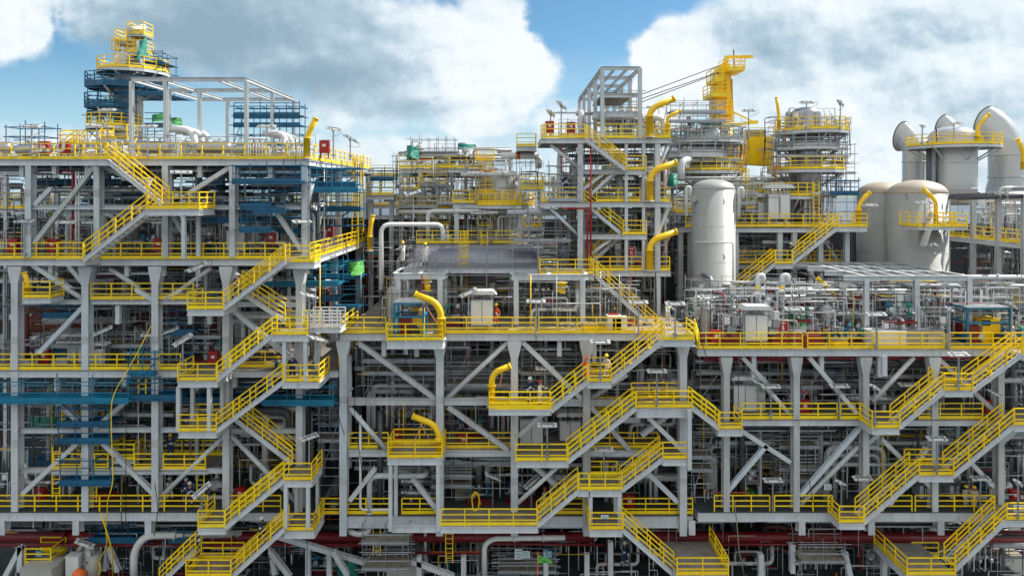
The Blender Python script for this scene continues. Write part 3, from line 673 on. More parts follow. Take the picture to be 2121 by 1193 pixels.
guard([(XS(1605), Y0+e, zbr), (XS(1725), Y0+e, zbr)], 'yellow railing under the silver scaffold on the right bottom deck', toe=False)
guard([(XS(1830), Y0+e, zbr), (XS(1890), Y0+e, zbr)], 'short yellow railing behind the lower right staircase foot', toe=False)
guard([(XS(1897), Y0+e, zbr), (XS(2060), Y0+e, zbr)], 'yellow railing in front of three beige workers', toe=False)
platform(1487, 1536, 888, -1.6, .0, 'small landing at the foot of the short central flight', rails='FR', bh=.42)
stair(1490, 888, 1433, 845, -1.6, 'short staircase falling right to the right walkway')
platform(1806, 1862, 886, -1.6, .0, 'landing at the foot of the upper right staircase', rails='FL')
stair(1862, 886, 1955, 810, -1.6, 'upper right staircase, lower flight', w=1.1)
platform(1955, 2014, 808, -1.6, .1, 'mid landing of the upper right staircase', rails='FB')
stair(2014, 810, 2118, 733, -1.6, 'upper right staircase, upper flight to the image edge', w=1.1)
platform(2116, 2170, 733, -1.6, .1, 'landing at the right edge atop the upper right staircase', rails='F')
platform(1738, 1790, 1082, -1.6, .0, 'landing at the foot of the lower right staircase', rails='FL')
stair(1788, 1083, 1903, 985, -1.6, 'lower right staircase, lower flight', w=1.1)
platform(1903, 1974, 984, -1.6, .1, 'mid landing of the lower right staircase', rails='FB')
stair(1974, 986, 2100, 882, -1.6, 'lower right staircase, upper flight', w=1.1)
platform(2099, 2160, 880, -1.6, .1, 'landing at the right edge atop the lower right staircase', rails='F')
stair(1977, 1180, 2084, 1078, -2.2, 'lowest right staircase climbing to the right edge', w=1.1)
platform(2084, 2160, 1076, -2.2, .1, 'landing at the right edge atop the lowest right staircase', rails='F')
platform(1878, 1978, 1190, -3.0, 1.0, 'platform at the foot of the lowest right staircase', rails='FL', bh=.4)
guard([W(1888, 1155, 1.0), W(1943, 1155, 1.0)], 'low yellow railing behind the lowest right platform')
guard([W(1830, 1140, 4.0), W(1865, 1140, 4.0)], 'small yellow railing left of the lowest right platform')
guard([W(1830, 1140, 4.0), W(1878, 1188, -1.0)], 'sloping yellow railing at left of the lowest right platform')
# canopy frame on the right open deck
RC = thing('canopy_frame', 'low grey steel canopy frame on the right open deck', 'steel frame', (XS(1850), Y0+5, zr), 'open steel frames')
A, B = W(1793, 576, 2.0), W(2006, 576, 2.0); zf = zr
YB_ = Y0+11
for X in (A.x, W(1897, 0, 2).x, B.x):
    for yy in (Y0+2, YB_): MB().ibeam((X, yy, A.z), (X, yy, zf), .34, .34, (0, 1, 0)).build('post', 'steel', RC)
    MB().ibeam((X, Y0+2.1, A.z+.01), (X, YB_, A.z+.01), .24, .32).build('cross_beam', 'steel', RC)
for yy in (Y0+2, Y0+5, Y0+8, YB_): MB().ibeam((A.x-1.6, yy, A.z), (B.x, yy, A.z), .28, .36).build('beam', 'steel', RC)
for k in (1, 2, 4, 5): X = A.x+(B.x-A.x)*k/6; MB().ibeam((X, Y0+2.1, A.z+.02), (X, YB_, A.z+.02), .14, .2).build('purlin', 'steel', RC)
# rear tier of the right module
UR = thing('upper_frame', 'grey steel rear tier with stairs behind the cylindrical tanks', 'steel frame', W(1660, 560, 14), 'open steel frames')
tier(UR, 1395, 1790, 472, 12, 24); tier(UR, 1500, 1760, 548, 13, 22)
for x, a, b in ((1410, 474, 660), (1525, 474, 660), (1616, 474, 660), (1646, 474, 600), (1755, 474, 660), (1700, 474, 660), (1430, 474, 660)): col(UR, x, a, b, 12.2, .4, .4, haunch=False)
for s in ((1655, 560, 1700, 485), (1700, 485, 1752, 560)): brace(UR, *s, 13, .25)
guard([W(1420, 470, 12)+V(0, .1, 0), W(1480, 470, 12)+V(0, .1, 0)], 'yellow railing left of the tall cream tank')
guard([W(1522, 470, 12)+V(0, .1, 0), W(1735, 470, 12)+V(0, .1, 0)], 'long yellow railing right of the tall cream tank')
guard([W(1530, 546, 13)+V(0, .1, 0), W(1600, 546, 13)+V(0, .1, 0)], 'dim yellow railing under the rear right deck')
guard([W(1655, 546, 13)+V(0, .1, 0), W(1752, 546, 13)+V(0, .1, 0)], 'yellow railing below the rear right staircase head')
stair(1640, 547, 1735, 472, 10.6, 'rear right staircase rising to the davit platform')
platform(1605, 1642, 546, 10.6, 12, 'small landing of the rear right staircase with a worker', rails='FL')
stair(1524, 612, 1606, 546, 10.6, 'rear right staircase rising from behind the cream tank')
platform(1733, 1795, 470, 10.6, 13, 'davit platform left of the twin tanks', rails='FR', bh=.35)
# far right pipe rack running away from the camera
PR = thing('pipe_rack', 'grey steel pipe rack running back at the far right', 'pipe rack', (44, 60, 0), 'open steel frames')
XR = 42.0
for (px_, w_) in ((1962, 0), (2015, 0), (2067, 0), (2121, 0), (2175, 0)):
    Y = XR*F/(px_-CX)
    for X in (XR, XR+7): MB().ibeam((X, Y, ZC-.3), (X, Y, 0), .36, .36, (0, 1, 0)).build('column', 'steel', PR)
    for zz in (ZC-.6, ZC-4.6, ZC-9.4, ZC-14): MB().ibeam((XR, Y, zz), (XR+7, Y, zz), .3, .36).build('cross_beam', 'steel', PR)
Ya, Yb = XR*F/(2190-CX), XR*F/(1955-CX)
for zz in (ZC-.5, ZC-4.55, ZC-9.35, ZC-14): MB().ibeam((XR-.05, Ya, zz), (XR-.05, Yb, zz), .2, .38).build('side_beam', 'steel', PR)
for zz, l in ((ZC-4.3, 'upper'), (ZC-9.1, 'middle'), (ZC-13.7, 'lower')):
    MB().box((XR+3.5, (Ya+Yb)/2, zz-.05), (6.6, Yb-Ya, .05)).build('deck_plate', 'grating', PR)
    guard([(XR, Ya, zz), (XR, Yb, zz)], f'receding yellow railing on the {l} level of the far right pipe rack')

# dim railings deep inside the bays
for i, (x0_, x1_, zz_, yy_, w_) in enumerate(((-37, -30, z1, 7.5, 'left end'), (-27, -19, z1, 8.0, 'right half'), (-38, -31, z2, 7.6, 'left end'), (-28, -22, z2+3, 6.5, 'raised middle'), (-36, -27, z3+4.2, 7.5, 'raised left half'), (-24, -17, z3, 7.8, 'right half'),
        (-10, -4, zl, 7.7, 'left half'), (1, 9, zl, 8.0, 'right half'), (-9, 0, zb, 7.6, 'left half'), (3, 11, zb, 8, 'right half'), (-8, 2, zl+3.6, 7, 'raised middle'), (15, 23, zw, 7.6, 'left half'), (25, 35, zw, 7.9, 'right half'), (15, 24, zbr, 7.5, 'left half'), (26, 36, zbr, 7.7, 'right half'), (27, 33, zbr+3, 6, 'raised right'))):
    lv_ = {z1: 'left second deck', z2: 'left third deck', z3: 'left bottom deck', zl: 'central lower deck', zb: 'central bottom deck', zw: 'right middle deck', zbr: 'right bottom deck'}
    n_ = lv_.get(zz_) or ('left third deck' if i == 3 else 'left bottom deck' if i == 4 else 'central lower deck' if i == 10 else 'right bottom deck')
    g_ = guard([(x0_, Y0+yy_, zz_), (x1_, Y0+yy_, zz_)], f'dim inner yellow railing at the {w_} of the {n_}')
    if 'raised' in w_: MB().box(((x0_+x1_)/2, Y0+yy_+1, zz_-.06), (x1_-x0_, 2, .08)).build('walkway', 'grating', g_)
for a_ in ((836, 868, 392, 16.5, 'small yellow platform on the scaffolded columns, upper centre left'), (872, 925, 380, 16.8, 'mid height yellow platform left of the grey vessel'), (985, 1022, 332, 16, 'yellow caged platform beside the ladder head, upper centre'), (1080, 1125, 392, 12, 'yellow platform between the grey vessel and the tower'),
           (1084, 1120, 470, 11, 'lower yellow platform left of the tower'), (1500, 1545, 352, 17, 'yellow walkway between the round platform and the crane house'), (1535, 1580, 398, 15, 'yellow platform below the crane house'), (1545, 1612, 432, 14, 'yellow platform behind the hooded cabinets'), (1400, 1432, 440, 12, 'yellow platform behind the tall cream tank'),
           (988, 1020, 470, 15.5, 'yellow platform at the foot of the caged ladders, upper centre'), (985, 1022, 400, 15.6, 'second yellow platform up the caged ladders, upper centre'), (870, 930, 468, 16, 'yellow platform under the scaffolded columns, upper centre'), (1255, 1322, 250, 9.5, 'grey railed floor inside the roof frame'), (238, 262, 86, 16.6, 'tiny yellow platform on the left tower top'), (264, 297, 70, 16.6, 'topmost tiny yellow platform of the left tower'), (262, 297, 108, 16.3, 'second tiny yellow platform of the left tower'), (125, 205, 300, 6, 'raised yellow walkway at the left of the top deck'), (210, 262, 288, 6.5, 'yellow railed step behind the top left staircase')):
    platform(*a_[:4], a_[3]+1.6, a_[4], rails='FLR', bh=.18)
stair(130, 322, 160, 300, 5.5, 'short yellow staircase at the left of the top deck')

def far_module(x0, x1, y, zt, levels, label):
    t = thing('far_module', label, 'steel frame', ((x0+x1)/2, y, 0), 'background modules'); n = max(1, int((x1-x0)/4.2)); r = random.Random(int(x0*7+y))
    for i in range(n+1):
        x = x0+(x1-x0)*i/n; MB().ibeam((x, y, 0), (x, y, zt), .32, .32, (0, 1, 0)).build('column', 'steel', t); MB().ibeam((x, y+6, 0), (x, y+6, zt), .32, .32, (0, 1, 0)).build('column', 'steel', t)
    for k in range(levels):
        z = zt-k*3.4; MB().ibeam((x0, y, z-.2), (x1, y, z-.2), .2, .36).build('beam', 'steel', t); MB().box(((x0+x1)/2, y+3, z-.02), (x1-x0, 6, .05)).build('deck_plate', 'grating', t)
        if k < 3: rail_geo(t, [V(x0, y, z), V(x1, y, z)], sp=1.7)
        for i in range(n):
            xa = x0+(x1-x0)*i/n
            if r.random() < .4: MB().ibeam((xa, y+.1, z-3.4), (xa+(x1-x0)/n, y+.1, z-.3), .2, .2).build('brace', 'steel', t)
far_module(-64, -44, Y0+19, ZC+1.7, 4, 'background module at the far left edge')
far_module(-42, -17, Y0+27, ZC+1.9, 3, 'background module seen through the left upper storey')
far_module(-16, -3, Y0+30, ZC+1.8, 3, 'background module in the gap left of centre')
far_module(-2, 14, Y0+31, ZC+.9, 3, 'background module behind the grey vessel and stair tower')
far_module(15, 34, Y0+31, ZC+.6, 3, 'background module behind the right rear deck')

# secondary steel inside the bays
rb = random.Random(5)
for par, xs_, lv in ((LM, (29, 175, 320, 467, 619), ((z2, z1), (z3, z2), (z1, z0))), (CM, (710, 910, 1065, 1215, 1415), ((zl, zm), (zb, zl))), (RM, (1505, 1650, 1794, 1937, 2074), ((zw, zr), (zbr, zw)))):
    for (lo, hi) in lv:
        for a_, b_ in zip(xs_, xs_[1:]):
            if rb.random() < .85: z_ = lo+(hi-lo)*rb.choice((.45, .6, .75)); y_ = Y0+rb.choice((2.6, 3.4, 4.6)); MB().ibeam((XS(a_), y_, z_), (XS(b_), y_, z_), .2, .26).build('secondary_beam', pick('steel'), par)
            if rb.random() < .7: x_ = XS(a_)+(XS(b_)-XS(a_))*rb.uniform(.3, .7); y_ = Y0+rb.choice((2.6, 3.4, 4.6)); MB().ibeam((x_, y_, lo), (x_, y_, hi-.5), .22, .22, (0, 1, 0)).build('secondary_post', pick('steel'), par)
# ================================================================ EQUIPMENT PROTOTYPES (local coordinates, front faces -Y)
BUILD = {}
def proto(f): BUILD[f.__name__[2:]] = f; return f
def flange(parent, p, d, r, m='steel', t=.07):
    p = V(*p); d = V(*d).normalized()*t/2; return stick('flange', parent, p-d, p+d, r, m, 'rnd')
def wheel(parent, c, ax, r, m='galv'):
    mb = MB(); c = V(*c); ax = V(*ax).normalized(); u = ax.orthogonal().normalized(); w = ax.cross(u)
    ring = [c+u*math.cos(k*math.pi/6)*r+w*math.sin(k*math.pi/6)*r for k in range(13)]
    for a, b in zip(ring, ring[1:]): mb.bar(a, b, .03, .03, ax)
    for k in (0, 3): mb.bar(ring[k], ring[k+6], .025, .025, ax)
    return mb.build('handwheel', m, parent)
@proto
def p_pump_skid():
    t = thing('pump_skid', '', 'pump')
    mb = MB()
    for y in (-.5, .5): mb.ibeam((-1.4, y, .1), (1.4, y, .1), .12, .2)
    for x in (-1.3, 0, 1.3): mb.ibeam((x, -.44, .1), (x, .44, .1), .1, .18)
    mb.build('skid_frame', 'steel', t)
    mb = MB(); mb.lathe([(.30, 0), (.34, .04), (.34, .9), (.28, .98), (.12, 1.0)], (-1.2, 0, .62), (1, 0, 0), 14)
    for k in range(6): mb.lathe([(.37, 0), (.37, .03)], (-1.1+k*.14, 0, .62), (1, 0, 0), 14)
    mb.build('motor', 'blue', t)
    MB().lathe([(.10, 0), (.12, .3), (.30, .34), (.36, .5), (.36, .75), (.22, .95), (.22, 1.1)], (-.2, 0, .62), (1, 0, 0), 14).build('pump_casing', 'steel', t)
    p = MB().tube([(.5, 0, .9), (.5, 0, 1.7), (.5, .9, 1.7)], .11, 10).build('discharge_pipe', 'white', t); flange(p, (.5, 0, 1.1), (0, 0, 1), .19); flange(p, (.5, 0, 1.45), (0, 0, 1), .19)
    block('terminal_box', t, (-.8, -.38, .75), (.3, .2, .3), 'galv'); return t
@proto
def p_valve_station():
    t = thing('valve_station', '', 'valve')
    MB().tube([(-1.6, 0, 0), (-1.6, 0, 1.0), (1.6, 0, 1.0), (1.6, 0, 2.4)], .13, 10).build('pipe', 'white', t)
    MB().tube([(-.9, 0, 1.0), (-.9, 0, 1.8), (.9, 0, 1.8), (.9, 0, 1.0)], .08, 8).build('bypass', 'steel', t)
    for x in (-.4, .45):
        v = MB().lathe([(.2, -.2), (.13, -.12), (.18, 0), (.13, .12), (.2, .2)], (x, 0, 1.0), (1, 0, 0), 12).lathe([(.1, .1), (.09, .4), (.14, .42), (.14, .48), (.03, .5), (.03, .75)], (x, 0, 1.0), (0, -.5, .86), 10).build('valve', 'galv', t)
        wheel(v, V(x, 0, 1)+V(0, -.5, .86)*.75, (0, -.5, .86), .22, 'red' if x < 0 else 'galv')
    for x in (-1.1, 1.1): stick('support', t, (x, 0, 0), (x, 0, .88), .05, 'steel')
    return t
@proto
def p_vertical_filter():
    t = thing('vertical_vessel', '', 'vessel')
    prof = [(.02, 2.75), (.25, 2.70), (.4, 2.58), (.45, 2.4), (.45, .8), (.4, .62), (.25, .52), (.02, .48)]
    MB().lathe(prof[::-1], n=18).build('shell', 'tank', t)
    for a in (.8, 2.4, 4, 5.6): stick('leg', t, (.4*math.cos(a), .4*math.sin(a), 0), (.4*math.cos(a), .4*math.sin(a), .9), .05, 'steel')
    flange(t, (0, 0, 2.3), (0, 0, 1), .52); n_ = MB().tube([(0, 0, 2.7), (0, 0, 3.1), (.9, 0, 3.1), (.9, 0, 2.2)], .08, 8).build('outlet_pipe', 'steel', t); flange(n_, (0, 0, 2.95), (0, 0, 1), .15)
    MB().cyl((-.44, 0, 1.2), (-.9, 0, 1.2), .1, 8).build('nozzle', 'galv', t); return t
@proto
def p_drum():
    t = thing('horizontal_drum', '', 'vessel')
    MB().lathe([(.02, -1.95), (.4, -1.88), (.6, -1.68), (.65, -1.5), (.65, 1.5), (.6, 1.68), (.4, 1.88), (.02, 1.95)], (0, 0, 1.35), (1, 0, 0), 20).build('shell', 'cladding', t)
    for x in (-1.1, 1.1): MB().prism([(x-.15, 0), (x+.15, 0), (x+.12, .9), (x-.12, .9)], -.5, .5).build('saddle', 'steel', t)
    for x in (-.7, .6): n_ = MB().cyl((x, 0, 1.9), (x, 0, 2.35), .12, 10).build('nozzle', 'steel', t); flange(n_, (x, 0, 2.33), (0, 0, 1), .2)
    return t
@proto
def p_cabinet():
    t = thing('control_cabinet', '', 'cabinet')
    block('body', t, (0, 0, 1.15), (1.3, .45, 1.5), 'galv'); MB().prism([(-.85, 2.2), (.85, 2.2), (.65, 2.42), (-.65, 2.42)], -.5, .45).build('rain_hood', 'white', t)
    for x in (-.32, .32): d = block('door', t, (x, -.24, 1.15), (.58, .04, 1.35), 'white')
    for x in (-.55, .55): stick('leg', t, (x, 0, 0), (x, 0, .4), .05, 'steel'); stick('hood_post', t, (x, 0, 1.9), (x, 0, 2.2), .03, 'steel')
    return t
@proto
def p_manifold():
    t = thing('pipe_manifold', '', 'pipework')
    MB().tube([(-1.3, 0, 0), (-1.3, 0, 2.9), (1.6, 0, 2.9)], .14, 10).build('header', 'steel', t)
    for k in range(6):
        x = -.9+k*.4; b_ = MB().tube([(x, 0, 2.85), (x, 0, .5), (x, .7, .5)], .05, 8).build('branch', 'galv' if k % 2 else 'white', t)
        block('valve_body', b_, (x, -.03, 1.6-(k % 2)*.3), (.16, .2, .2), 'steel')
    return t
@proto
def p_exchanger():
    t = thing('heat_exchanger', '', 'heat exchanger')
    for z in (.7, 1.75):
        s_ = MB().lathe([(.02, -2.1), (.35, -2.0), (.42, -1.8), (.42, 1.7)], (0, 0, z), (1, 0, 0), 18).build('shell', 'cladding', t)
        for x in (-1.55, 1.6, 1.75): flange(s_, (x, 0, z), (1, 0, 0), .52)
    for x in (-1, 1): MB().prism([(x-.12, 0), (x+.12, 0), (x+.12, 1.5), (x-.12, 1.5)], -.15, .3).build('saddle', 'steel', t)
    MB().tube([(-.3, 0, 2.1), (-.3, 0, 3.0), (-.3, 1.2, 3.0)], .12, 8).build('outlet_pipe', 'white', t); return t
@proto
def p_hose_box():
    t = thing('fire_box', '', 'fire box')
    block('body', t, (0, 0, .85), (.72, .35, .95), 'red'); block('door', t, (0, -.185, .85), (.62, .03, .85), 'red'); block('plate', t, (0, -.205, .95), (.26, .012, .2), 'white')
    for x in (-.28, .28): stick('leg', t, (x, 0, 0), (x, 0, .38), .04, 'dark_red')
    return t
@proto
def p_fire_sign():
    t = thing('fire_sign', '', 'sign'); stick('post', t, (0, .05, 0), (0, .05, 1.5), .03, 'white')
    b_ = block('panel', t, (0, 0, 1.6), (.78, .04, .78), 'red')
    f_ = MB()
    for a, c in (((-.36, .36), (.36, .36)), ((-.36, -.36), (.36, -.36)), ((-.36, -.36), (-.36, .36)), ((.36, -.36), (.36, .36))): f_.bar((a[0], -.028, 1.6+a[1]), (c[0], -.028, 1.6+c[1]), .03, .02)
    f_.build('border', 'white', t)
    g_ = MB(); g_.box((-.05, -.03, 1.48), (.05, .012, .26)); g_.box((.03, -.03, 1.57), (.12, .012, .05)); g_.box((.03, -.03, 1.48), (.12, .012, .05)); g_.box((.07, -.03, 1.38), (.05, .012, .12)); g_.box((0, -.03, 1.8), (.4, .012, .05)); g_.build('symbol', 'white', t)
    return t
@proto
def p_junction_frame():
    t = thing('junction_boxes', '', 'junction box')
    MB().bar((-.6, 0, 0), (-.6, 0, 1.9), .06, .06, (0, 1, 0)).bar((.6, 0, 0), (.6, 0, 1.9), .06, .06, (0, 1, 0)).bar((-.6, 0, 1.8), (.6, 0, 1.8), .05, .05).bar((-.6, 0, 1.0), (.6, 0, 1.0), .05, .05).build('frame', 'steel', t)
    for x, z, w in ((-.35, 1.5, .34), (.15, 1.5, .42), (-.1, .95, .5)): block('box', t, (x, -.08, z), (w, .2, .4), 'galv' if w > .4 else 'white')
    MB().tube([(-.35, -.1, 1.3), (-.4, -.12, .7), (0, -.12, .4), (.1, 0, 0)], .02, 5).build('cable', 'black', t); return t
@proto
def p_crate():
    t = thing('tool_crate', '', 'crate'); block('body', t, (0, 0, .3), (1.1, .7, .55), 'yellow_deep'); block('lid', t, (0, 0, .6), (1.16, .76, .06), 'plank'); return t
@proto
def p_pipe_loop():
    t = thing('expansion_loop', '', 'pipework')
    for k, r_ in enumerate((.17, .12, .09)):
        o_ = k*.42; p = MB().tube([(-1.8+o_, -.2*k, 0), (-1.8+o_, -.2*k, 3.2-o_), (1.8-o_, -.2*k, 3.2-o_), (1.8-o_, -.2*k, 0)], r_, 10, r_*4).build('pipe', ('white', 'steel', 'galv')[k], t)
        for z in (.8, 1.9): flange(p, (-1.8+o_, -.2*k, z), (0, 0, 1), r_*1.6)
    return t
@proto
def p_valve_tree():
    t = thing('valve_tree', '', 'valve'); MB().cyl((0, 0, 0), (0, 0, 1.9), .12, 10).build('riser', 'steel', t)
    for z in (.5, .9, 1.4): flange(t, (0, 0, z), (0, 0, 1), .22)
    for z, s_ in ((.7, 1), (1.2, -1), (1.65, 1)):
        a_ = MB().lathe([(.14, 0), (.1, .15), (.13, .2), (.03, .25), (.03, .5)], (0, 0, z), (s_*.9, -.3, 0), 10).build('valve', 'galv', t); wheel(a_, V(0, 0, z)+V(s_*.9, -.3, 0).normalized()*.5, (s_*.9, -.3, 0), .2, 'red' if z < 1 else 'galv')
    block('actuator', t, (0, 0, 2.1), (.4, .4, .5), 'white'); return t
@proto
def p_tubing_rack():
    t = thing('tubing_rack', '', 'tubing rack')
    mb = MB()
    for x in (-1, 1): mb.bar((x, 0, 0), (x, 0, 2.6), .07, .07, (0, 1, 0))
    for z in (.5, 1.5, 2.5): mb.bar((-1, 0, z), (1, 0, z), .05, .05)
    mb.build('frame', 'steel', t)
    for k in range(9):
        x = -.85+k*.21; z = 2.3-(k % 3)*.35; b_ = MB().tube([(x, -.08, .05), (x, -.08, z), (x+.1, .5, z)], .025, 6).build('tube', ('galv', 'white', 'steel', 'dark_pipe')[k % 4], t)
        block('clamp', b_, (x, -.1, .5), (.1, .08, .06), 'steel_dark'); block('valve', b_, (x, -.12, 1.1+(k % 4)*.18), (.09, .12, .12), ('red', 'galv', 'blue', 'galv', 'yellow')[k % 5])
    return t
@proto
def p_gauge_panel():
    t = thing('gauge_panel', '', 'gauge panel')
    for x in (-.5, .5): stick('leg', t, (x, 0, 0), (x, 0, 1.9), .035, 'steel')
    block('panel', t, (0, 0, 1.35), (1.2, .06, .9), 'galv')
    for i, (x, z) in enumerate(((-.35, 1.55), (0, 1.55), (.35, 1.55), (-.2, 1.2), (.2, 1.2))): stick('dial', t, (x, -.03, z), (x, -.08, z), .12, 'white' if i % 2 else 'black', 'rnd')
    MB().tube([(-.35, -.05, 1.4), (-.4, -.1, .6), (-.1, -.05, .05)], .02, 5).build('cable', 'teal', t); MB().tube([(.35, -.05, 1.4), (.3, -.15, .8), (.5, .1, .05)], .02, 5).build('cable', 'orange', t); return t
@proto
def p_choke_skid():
    t = thing('valve_skid', '', 'valve')
    mb = MB(); mb.bar((-1, -.3, .08), (1, -.3, .08), .1, .14).bar((-1, .3, .08), (1, .3, .08), .1, .14); mb.bar((-.95, -.25, .08), (-.95, .25, .08), .1, .13).bar((.95, -.25, .08), (.95, .25, .08), .1, .13); mb.build('skid_frame', 'dark_red', t)
    MB().tube([(-1, 0, .6), (1, 0, .6)], .09, 8).build('pipe', 'galv', t)
    for k, m_ in enumerate(('blue', 'galv', 'teal')):
        x = -.65+k*.65; v_ = MB().lathe([(.17, -.12), (.11, 0), (.17, .12)], (x, 0, .6), (1, 0, 0), 10).lathe([(.06, 0), (.06, .35), (.19, .37), (.19, .5), (.12, .7)], (x, 0, .65), (0, 0, 1), 10).build('valve', m_, t); wheel(v_, (x, -.25, .9), (0, 1, 0), .14, 'steel')
    return t
PH = {'tubing_rack': 'rack of thin tubes with small valves', 'gauge_panel': 'grey panel of round gauges', 'choke_skid': 'small skid with three coloured valves', 'pump_skid': 'blue motor pump skid', 'valve_station': 'white pipe with handwheel valves', 'vertical_filter': 'slim grey vertical vessel on legs', 'drum': 'silver horizontal drum on saddles', 'cabinet': 'white control cabinet with hood',
      'manifold': 'grey manifold of thin branch pipes', 'exchanger': 'two stacked silver heat exchangers', 'hose_box': 'red fire hose box', 'fire_sign': 'red square fire sign', 'junction_frame': 'grey frame of junction boxes',
      'crate': 'yellow tool crate', 'pipe_loop': 'nested white and grey pipe loops', 'valve_tree': 'upright valve tree with handwheels'}
def put(kind, loc, rz=0, sc=1.0):
    o = place(kind, V(*loc), rz, sc); auto(o, PH[kind], o.get('category', 'equipment'), PH[kind]+' group'); return o
def putp(kind, px, py, d, rz=0, sc=1.0): return put(kind, W(px, py, d), rz, sc)
# ---------------------------------------------------------------- pipes
def pipe(pts, r, m='white', phrase=None, label=None, fl=2, bend=None, n=10, group='process pipe runs'):
    pts = [V(*p) for p in pts]; c = pts[0]; t = thing('pipe_run', label, 'pipe', c, None)
    MB().tube(pts, r, n, bend or r*3).build('pipe', m, t)
    segs = sorted(range(len(pts)-1), key=lambda i: -(pts[i+1]-pts[i]).length)[:fl]
    for i in segs:
        a, b = pts[i], pts[i+1]; d = b-a
        if d.length > r*12:
            for f_ in (.3, .7): flange(t, a+d*f_, d, r*1.45, m, r*.5)
    if label: tag(t, label, 'pipe')
    else: auto(t, phrase or 'grey process pipe', 'pipe', group)
    return t
MN = {'white': 'white', 'steel': 'pale grey', 'galv': 'galvanised', 'cladding': 'silver clad', 'dark_pipe': 'black', 'red': 'red', 'dark_red': 'dark red', 'steel_dark': 'dark grey', 'duct': 'shiny grey', 'yellow': 'yellow', 'orange': 'orange', 'blue': 'blue', 'rust': 'rusty', 'teal': 'dark green', 'tank': 'cream', 'black': 'black'}
def bay_pipes(x0, x1, y0, y1, zf, zc, n, rnd, mats=('white', 'steel', 'steel', 'galv', 'cladding', 'steel_dark', 'dark_pipe', 'steel_dark', 'white'), rmax=.26):  # dark entries recolour light grey runs, painting in deep-bay shade
    H = zc-zf
    for i in range(n):
        m = rnd.choice(mats); r = rnd.choice((.05, .06, .08, .1, .13, .16, .2, rmax)); y = rnd.uniform(y0, y1); z = zf+H*rnd.uniform(.38, .97)
        a = rnd.uniform(x0, x1); L_ = rnd.uniform(3, min(11, x1-x0)); b = min(x1, a+L_); 
        if b-a < 1.5: a = b-1.5
        k = rnd.random(); z2 = zf if rnd.random() < .5 else zf+H*rnd.uniform(.1, .4); yy = min(y1+1.5, y+rnd.uniform(.8, 3))
        if k < .30: pts = [(a, y, z), (b, y, z)]
        elif k < .55: pts = [(a, y, z), (b, y, z), (b, y, z2)]
        elif k < .72: pts = [(a, y, z2), (a, y, z), (b, y, z)]
        elif k < .88: pts = [(a, yy, z), (a, y, z), (b, y, z), (b, y, z2), (b, yy, z2)]
        else: pts = [(a, y, zf), (a, y, min(zc-.3, z+1)), (a, yy, min(zc-.3, z+1))]
        lz = 'thin' if r < .09 else ('thick' if r > .15 else 'medium')
        PEND.append((r*sum((V(*p_)-V(*q_)).length for p_, q_ in zip(pts, pts[1:]))/y/y, pts, r, m, lz))
PEND = []
def small_bore(x0, x1, y0, y1, zf, zc, n, rnd, mats=('steel', 'galv', 'steel_dark', 'white', 'galv', 'dark_pipe', 'steel', 'white', 'galv')):
    for i in range(int(n*1.5)):
        m = rnd.choice(mats) if rnd.random() > .07 else rnd.choice(('yellow', 'dark_red', 'teal', 'blue', 'red', 'orange', 'yellow')); r = rnd.choice((.02, .03, .03, .045)); y = rnd.uniform(y0, y1); x = rnd.uniform(x0, x1); z = rnd.uniform(zf+.3, zc); L_ = rnd.uniform(.6, 4.0); s_ = rnd.choice((-1, 1)); q = rnd.random(); dz = rnd.uniform(.5, 3.5)
        x2 = min(max(x+s_*L_, x0), x1); zl_ = max(zf, z-dz)
        if q < .35: pts = [(x, y, z), (x2, y, z), (x2, y, zl_)]
        elif q < .6: pts = [(x, y, z), (x, y, zl_)]
        elif q < .85: pts = [(x, y, z), (x2, y, z)]
        else: pts = [(x, y, zl_), (x, y, z), (x2, y, z), (x2, y+1.2, z)]
        if (V(*pts[0])-V(*pts[-1])).length > .2: PEND.append((0, pts, r, m, 'thin'))
def flush_pipes(keep):
    PEND.sort(key=lambda t: -t[0])
    for s_, pts, r, m, lz in PEND[:keep]: pipe(pts, r, m, f'{lz} {MN[m]} pipe', fl=1, n=8 if r < .1 else 12)
    mats = []; big = MB(); mi = []
    for s_, pts, r, m, lz in PEND[keep:]:
        if m not in mats: mats.append(m)
        n0 = len(big.f); big.tube(pts, r, 8 if r > .05 else 4, r*3, seg=3); mi += [mats.index(m)]*(len(big.f)-n0)
    o = big.build('background_pipework', mats[0]); o.data.materials.clear()
    for m in mats: o.data.materials.append(MATS[m])
    if len(mi) == len(o.data.polygons): o.data.polygons.foreach_set('material_index', mi)
    tag(o, 'dense mass of smaller pipes running deep inside all the modules', 'pipework', kind='stuff')
# ---------------------------------------------------------------- trays, hangers
def tray(x0, x1, y, z, m='galv'):
    t = thing('cable_tray', None, 'cable tray', ((x0+x1)/2, y, z)); mb = MB(); w = .5
    mb.bar((x0, y-w/2, z), (x1, y-w/2, z), .03, .12).bar((x0, y+w/2, z), (x1, y+w/2, z), .03, .12)
    k = int((x1-x0)/.5)
    for i in range(k+1): x = x0+(x1-x0)*i/max(k, 1); mb.bar((x, y-w/2, z-.03), (x, y+w/2, z-.03), .05, .03)
    mb.build('ladder', m, t); c = MB()
    for o_ in (-.15, -.02, .12): c.bar((x0, y+o_, z+.0), (x1, y+o_, z+.0), .07, .05)
    c.build('cables', 'black', t)
    for x in (x0+.4, x1-.4): stick('hanger', t, (x, y, z), (x, y, z+.8), .03, 'steel')
    auto(t, 'ladder cable tray', 'cable tray', 'cable trays'); return t
def stub(px, py, L_, d=.6, w=.30):
    p = W(px, py, d); o = MB().ibeam(p, p-V(0, 0, L_), w, w, (0, 1, 0)).build('hanger_post', 'steel'); solo(o); auto(o, 'short grey hanging steel post', 'post', 'hanging steel posts')
